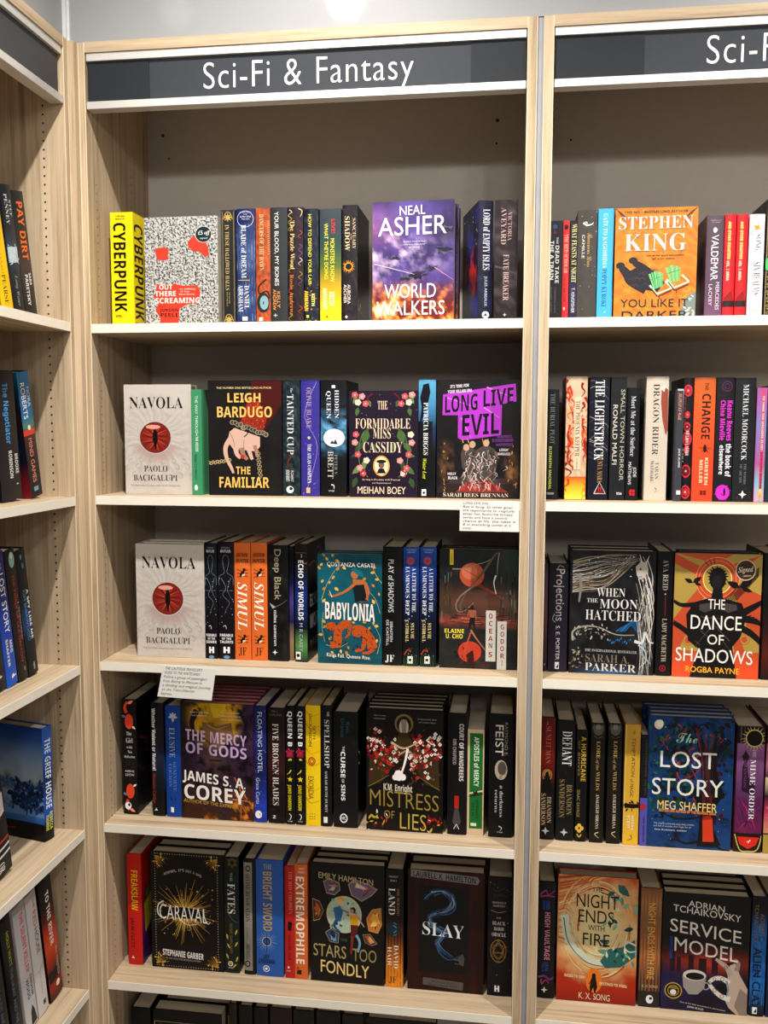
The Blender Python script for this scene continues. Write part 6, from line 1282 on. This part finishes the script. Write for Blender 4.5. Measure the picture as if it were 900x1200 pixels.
fo(104, 408, 88, 534, 'a83c24', 'face-out flame-coloured cover with pale dragon and tiny walking figure', night, .035)
def nights():
    g(415, 130, 497, 604, ['8a5a38', 'b88850', '8a6a48', 'a06840', 'c88a50', 'b07848', '6a4a3c', '3a3434', '3a3836']); fld(lambda a, b: mix('a06038', '5a8078', (nz(a, b*4, 5, 183)-.4)*2), 6, 26, 415, 140, 497, 540)
    v('NIGHT ENDS WITH FIRE', 188, 492, 446, 472, 'd8a858', 'G', (1, 'd8a858')); t('K. X. SONG', 428, 515, 490, 525, 'e0c898', 'G'); r(415, 540, 497, 604, '383634'); o(459, 572, 14, 'f0f0f0', 17); o(463, 568, 6, '383634')
sp(416, 497, 132, 604, '7a5038', 'gold and green patterned spine between the flame cover and the robot hand cover', nights)
def service():
    def f(a, b):
        n = nz(a, b*1.3, 4, 190); c = mix('1d1c20', '241f24', n); c = mix(c, 'c04830', max(0, 1-abs(b-.57)*7)*(.3+n)*max(0, 1-abs(a-.55)*1.4)*1.2); return mix(c, '34306a', max(0, 1-abs(b-.82)*4)*n*1.6*max(0, 1.2-a))
    fld(f, 36, 52)
    for x, w_, h_ in ((530, 20, 60), (556, 16, 30), (600, 22, 40), (640, 30, 30), (690, 24, 44), (746, 30, 20)): r(x, 440-h_, x+w_, 470, '3a1c24')
    r(528, 330, 538, 420, '284a8a')
    W2 = 'ded8d0'
    o(625, 490, 46, '8a8480', 30, 20); p([(580, 482), (670, 492), (664, 530), (640, 556), (606, 558), (584, 530)], 'a8a29c'); o(626, 480, 44, 'd8d2cc', 22, 20); o(628, 484, 36, '1e1a1c', 15, 18); ring(670, 520, 16, 5, 'a8a29c')
    p([(829, 625), (829, 520), (800, 470), (778, 420), (758, 430), (752, 480), (756, 530), (738, 560), (760, 600), (790, 625)], 'c4b2a6'); p([(829, 625), (829, 540), (800, 520), (780, 590), (800, 625)], '9a8a80')
    curve([(764, 470), (748, 440), (722, 420), (704, 408)], 24, 'b8a89c', 10); curve([(784, 450), (790, 420), (776, 404)], 20, 'a09088', 10)
    curve([(760, 500), (728, 484), (700, 488), (682, 504)], 20, W2, 14); curve([(764, 566), (730, 556), (704, 536), (684, 512)], 22, W2, 13)
    p([(722, 502), (756, 510), (750, 552), (722, 538), (706, 516)], '1c181c'); l([(748, 492), (756, 530), (750, 556)], 9, '8898b8', 4)
    for x, y, q in ((702, 489, 7), (732, 487, 8), (704, 534, 8), (732, 556, 8), (744, 438, 7), (686, 506, 6)): ring(x, y, q, 2, '5a504c', 10)
    o(546, 548, 34, 'c8a850', 33, 22); o(546, 548, 30, '1c1a1c', 29, 22); ring(546, 548, 22, 3, 'c8a850'); o(546, 554, 12, 'e8e4dc', 11); t('SIGNED', 528, 532, 564, 540, 'c8a850', 'B')
    W = 'e8e2da'
    t('ADRIAN', 594, 182, 734, 206, W, 'G', None, -16); t('TCHAIKOVSKY', 536, 202, 794, 228, W, 'G', None, -28); t('SERVICE', 524, 258, 800, 308, W, 'G', None, -34); t('MODEL', 540, 332, 788, 386, W, 'G', None, -30)
    t('One of the best storytellers in the business', 572, 588, 748, 593, 'd8d4d0', 'G', None, -22); t('JOHN SCALZI', 602, 604, 664, 611, 'd8d4d0', 'B', None, -8)
fo(497, 829, 156, 625, '1c1b1f', 'face-out black cover with jointed white hand holding a teacup', service, .03, copies(2, 'black teacup-and-hand cover'))
def alien():
    g(833, 165, 895, 632, ['1d1c20', '1d1c20', '2a5a98', '2c78c0', '2a70b8', '2468b0', '2c80c8', '1c4068', '1a1a1e']); fld(lambda a, b: mix('1c4a80', '3a98e0', (nz(a, b*4, 5, 195)-.3)*1.8), 6, 22, 836, 270, 892, 590)
    v('ADRIAN', 230, 316, 866, 882, '8a8048', 'G'); v('TCHAIKOVSKY', 194, 344, 844, 858, '8a8048', 'G'); v('ALIEN CLAY', 362, 600, 844, 874, '14202c', 'G', (1, '14202c')); r(848, 596, 866, 622, 'f0f0f0'); p([(852, 616), (864, 600), (864, 618)], '20242a')
sp(835, 893, 165, 632, '1c2c44', 'black book with mottled bright blue middle next to the teacup cover', alien)
sp(898, 960, 178, 640, '22304c', 'dark navy book cut off by the photo edge, fifth shelf of the right bookcase')
row(SHZ[5], .075, 'books on the sixth shelf of the right bookcase, below the frame')

# ------------------------------------------------------------------ books of the left bookcase (spines face +x); spine prints use 0..100 across, 0..1000 down
K(0, 0, 1)
row(SHZ[0], .055, 'books on the top shelf of the left bookcase')
def paydirt():
    g(0, 0, 100, 1000, ['303236', '32343a', '3a3836', '4a3c38', '5a4844', '4a4444', '35373a', '303236']); v('PAY DIRT', 75, 540, 28, 76, 'f08038', 'B'); v('SARA', 640, 740, 60, 78, 'e8e8e8', 'B'); v('PARETSKY', 650, 900, 26, 50, 'e8e8e8', 'B')
lb(31, 45, 12.5, 27, 368, 226, '303338', 'dark grey book with big slanting orange capitals on the left bookcase', paydirt)
def penney():
    g(0, 0, 100, 1000, ['2a2e34', '2c3036', '30363e', '485868', '303a46', '282c32', '262a30']); r(5, 470, 95, 590, 'ccdadf'); leaves(2, 24, 8, 460, 92, 600, 14, 40, ['ccdadf', 'b8c8d0'], .3); v('PENNEY', 70, 300, 22, 50, 'd0d8dc', 'S'); v('STEF', 110, 240, 62, 80, 'd0d8dc', 'S'); v('Long Water', 690, 930, 36, 60, '98a8b0', 'I')
lb(18, 30.5, -1, 12, 363, 218, '2c3036', 'dark slate book with pale frosted band across its middle', penney)
def pearse():
    r(0, 0, 100, 1000, 'f0cc1c'); v('LEILAS', 160, 440, 30, 66, '1c1810', 'S'); v('SARAH', 540, 700, 34, 54, 'c8a418', 'G'); v('PEARSE', 705, 940, 30, 62, '241e10', 'S')
lb(3, 17, -19, -5, 359, 214, 'ecc81c', 'bright yellow book at the left photo edge, top shelf', pearse)
lb(-14, 2, -36, -20, 355, 210, '1c1b1d', 'black book cut off by the left photo edge, top shelf')
row(SHZ[1], .055, 'books on the second shelf of the left bookcase')
def roberts():
    g(0, 0, 100, 420, ['2a86b0', '2878a4', '2470a0', '3088a0']); g(0, 380, 100, 480, ['3c8a98', '6a8a7a', '2c2c2c']); r(0, 455, 100, 500, 'd8503a'); g(0, 500, 100, 1000, ['5a3430', '3a2c2c', '2c2a2c', '262628']); v('ROBERTS', 80, 370, 18, 52, 'f0f0f0', 'G'); v('NORA', 120, 280, 64, 86, 'd0e0e8', 'G'); v('MIND GAMES', 520, 880, 30, 60, 'e0a090', 'G'); o(50, 440, 12, 'e8e8d8', 20); r(30, 915, 66, 950, '80a8c0')
def robback():
    g(0, 0, 100, 150, ['2a7090', '24485c', '241c24', '2a1c28', '1c2438', '1c2438', '7a2430', '8a2430'])
lb(37, 51, 19, 32.5, 586, 438, '2a3a48', 'book blue above and dark below with white and salmon lettering', roberts, back_fn=robback)
def negot():
    g(0, 0, 100, 1000, ['222124', '232326', '26262a', '242428', '202024']); v('The Negotiator', 90, 560, 40, 64, '58a8dc', 'B'); v('BROOKE', 640, 800, 76, 90, 'e0e0e0', 'B'); v('ROBINSON', 610, 830, 46, 62, 'e0e0e0', 'B'); star(80, 880, 8, 'e0e0e0', 4, .4)
lb(3, 27, -9, 15.5, 588, 437, '222226', 'thick charcoal book with light blue mixed-case lettering, second shelf', negot, dep=.155)
lb(-24, -1, -34, -12, 590, 435, '2c2a2c', 'dark book cut off by the left photo edge, second shelf')
row(SHZ[2], .055, 'books on the third shelf of the left bookcase')
def spy():
    g(0, 0, 100, 1000, ['1b1a20', '1a1a22', '1a1c26', '1c2030', '2c4878', '1c2438', '18181e', '17171c']); v('A SPY LIKE ME', 320, 720, 64, 84, 'e8e8e8', 'B'); v('KIM SHERWOOD', 310, 720, 30, 52, '58a0d0', 'G'); o(60, 130, 10, '4a8ab8', 24); o(50, 60, 8, '5a9ac0', 20); v('VIKING', 900, 960, 50, 66, 'e0e0e0')
lb(34.5, 46, 17, 28.5, 788, 646, '1b1b22', 'black book with blue and white lettering, last on the third left shelf', spy)
def dalton():
    g(0, 0, 100, 1000, ['241c22', '2c1e22', '241a1e', '1c181a']); o(60, 80, 26, '98c0b8', 60); o(60, 50, 14, 'c8d8c8', 24); v('THE TRIALS OF LILA DALTON', 190, 860, 46, 66, 'c84838', 'G'); v('L. J. SHEPHERD', 350, 700, 74, 86, 'a8a8a0', 'G'); o(70, 920, 8, '8a8a80', 18)
lb(22.5, 34, 4.5, 16.5, 796, 646, '261c20', 'dark brown book with red vertical lettering and pale ghostly figure', dalton)
def lstory():
    g(0, 0, 100, 1000, ['1c3070', '1c3878', '2048a0', '2860c0', '2868c8']); v('THE', 80, 130, 50, 66, 'a8c8e8'); v('LOST STORY', 150, 600, 36, 76, 'f0f0f0', 'G'); v('MEG', 660, 760, 62, 82, 'f0e8c8', 'B'); v('SHAFFER', 640, 850, 26, 46, 'f0e8c8', 'B'); leaf(50, 950, 40, -70, 'f4f4f4', .5); leaf(60, 940, 30, -20, 'f4f4f4', .4)
lb(9, 22, -10, 3.5, 804, 650, '2454a8', 'bright blue book with white lettering, third shelf of the left bookcase', lstory)
def dk(): g(0, 0, 100, 1000, ['181a20', '181c24', '1a2420', '18181a']); o(60, 620, 20, '3a6a48', 30); star(60, 900, 14, 'e0e0e0', 4, .4)
lb(-6, 8.5, -26, -11, 811, 655, '191a1e', 'black book cut off by the left photo edge, third shelf', dk)
row(SHZ[3], .055, 'books on the fourth shelf of the left bookcase')
def grief():
    g(0, 0, 100, 1000, ['3c68b0', '3c70c0', '3878cc', '2c60b0', '1c3c70', '1c4480', '2c68b8', '2860b8', '17181c', '151518']); v('THE GRIEF HOUSE', 100, 720, 22, 78, 'e4ecf4', 'B'); v('REBECCA', 750, 910, 54, 82, 'e8e850', 'B'); v('THORNE', 770, 910, 16, 44, 'e8e850', 'B')
def griefb():
    fld(lambda a, b: mix(mix(mix('2450a0', '78a8dc', min(1, b*2)), 'b0bcc8', max(0, 1-abs(b-.45)*3)), '1c3454', max(0, nz(a, b*1.5, 7, 200)-.45)*5*max(0, 1-abs(b-.6)*5)), 26, 36)
    g(0, 118, 100, 128, ['5a8ac0', '3070c0']); r(0, 127, 100, 150, '17171b')
    leaves(44, 170, 45, 74, 98, 108, 5, 11, ['1c3c68', '26487a', '30568a', '183258'], .6); leaves(45, 60, 2, 72, 50, 82, 4, 8, ['5880a8', '4870a0', '6a90b4'], .6); l([(70, 118), (72, 92)], 2, '183258', 1)
    r(6, 134, 16, 144, 'd8d8d8'); l([(16, 139), (50, 137)], 1, 'c03030')
    for i in range(3): r(8, 30+i*14, 22, 31+i*14, '9ab0c8')
make_book('blue hardback showing its misty lake back cover and curved spine, left bookcase', ROW['g'], .153, .246, .030, '2c60a8', spine_fn=grief, back_fn=griefb, sbox=(0, 0, 100, 1000),
               M=Matrix.Translation((-.078, PY-.056, SHZ[3]+ZO+.0004)) @ Matrix.Rotation(math.radians(77), 4, 'Z'))
def orr(): r(0, 0, 100, 1000, '15161c'); p([(10, 380), (90, 300), (90, 480), (10, 560)], 'd8d0cc'); v('COR', 420, 520, 30, 70, 'b83028', 'B'); v('OR', 880, 960, 30, 60, 'e8e8e8', 'S'); r(0, 700, 100, 720, 'c83838'); r(0, 760, 100, 780, 'd8d8d8'); r(0, 820, 100, 840, 'd8d8d8')
lb(-8, 15, -26, -3, 1000, 835, '15161c', 'black book with red and white marks at the left photo edge, fourth shelf', orr, dep=.14, h=.24, ln=9)
row(SHZ[4], .055, 'books on the fifth shelf of the left bookcase')
def river():
    g(0, 0, 100, 1000, ['16161a', '17161a', '2a181a', '6a241c', 'c84828', 'e06030', 'b84028', '2a1818', 'a83020', '1a1416']); r(10, 760, 90, 850, '181416'); v('TO THE RIVER', 110, 560, 40, 66, 'ecece8', 'B'); v('VIKKI WAKEFIELD', 600, 850, 70, 84, 'c8c0a8', 'G'); o(62, 900, 14, 'f0e8e0', 26)
lb(60, 75, 42, 57, 1165, 1030, '18171a', 'black book glowing orange low on its spine, last on the fifth left shelf', river, h=.290, ln=8.5)
def redh():
    g(0, 0, 100, 1000, ['c8c4c4', 'd0cccc', 'd8d4d4', 'dcd8d8']); v('THE', 60, 130, 56, 74, '5a2c30', 'G'); v('RED', 150, 280, 46, 76, 'c0303c', 'G'); v('HOUSE', 290, 510, 46, 76, '2c2424', 'G'); curve([(40, 650), (60, 640), (90, 600)], 6, '7a1c28', 2); v('ROZ WATKINS', 660, 840, 46, 58, 'b0a8a8'); r(50, 900, 74, 940, '2c2424')
lb(46, 58, 28.5, 41, 1178, 1044, 'd0cccc', 'pale grey-white book with thin red and black capitals beside the orange-glow book', redh, h=.288, ln=8.5)
def silent():
    g(0, 0, 100, 1000, ['b8b4b8', 'c8c4c8', 'd0ccd0', 'c8c8cc', 'd8d8dc']); v('THE SILENT KILLER', 70, 560, 44, 74, 'd04048', 'B'); v('TREVOR', 590, 770, 68, 84, '241c20', 'B'); v('WOOD', 600, 770, 34, 56, '241c20', 'B'); p([(40, 990), (46, 880), (60, 830), (76, 880), (90, 985)], '2a2a2c')
lb(32, 45.5, 15, 29, 1195, 1057, 'c8c4c8', 'off-white book with bold red capitals and a dark silhouette at its foot', silent, h=.288, ln=8.5)
def hunt(): g(0, 0, 100, 1000, ['1a2026', '1b2128', '1c2228', '181c20']); v('HOLLY WATT', 110, 380, 40, 64, 'b8c838', 'G'); v('THE HUNT AND THE KILL', 400, 940, 36, 60, '7890a0', 'G'); 
lb(17.5, 30, 1, 14.5, 1210, 1070, '1b2126', 'right of the two identical dark spines with olive and grey lettering', hunt, h=.288, ln=8.5)
lb(2, 15.5, -15, -1, 1226, 1083, '1b2126', 'left of the two identical dark spines with olive and grey lettering', hunt, h=.288, ln=8.5)
lb(-12, 0, -30, -17, 1240, 1096, 'c8d030', 'lime yellow book at the bottom left corner of the photo', h=.28, ln=8.5)
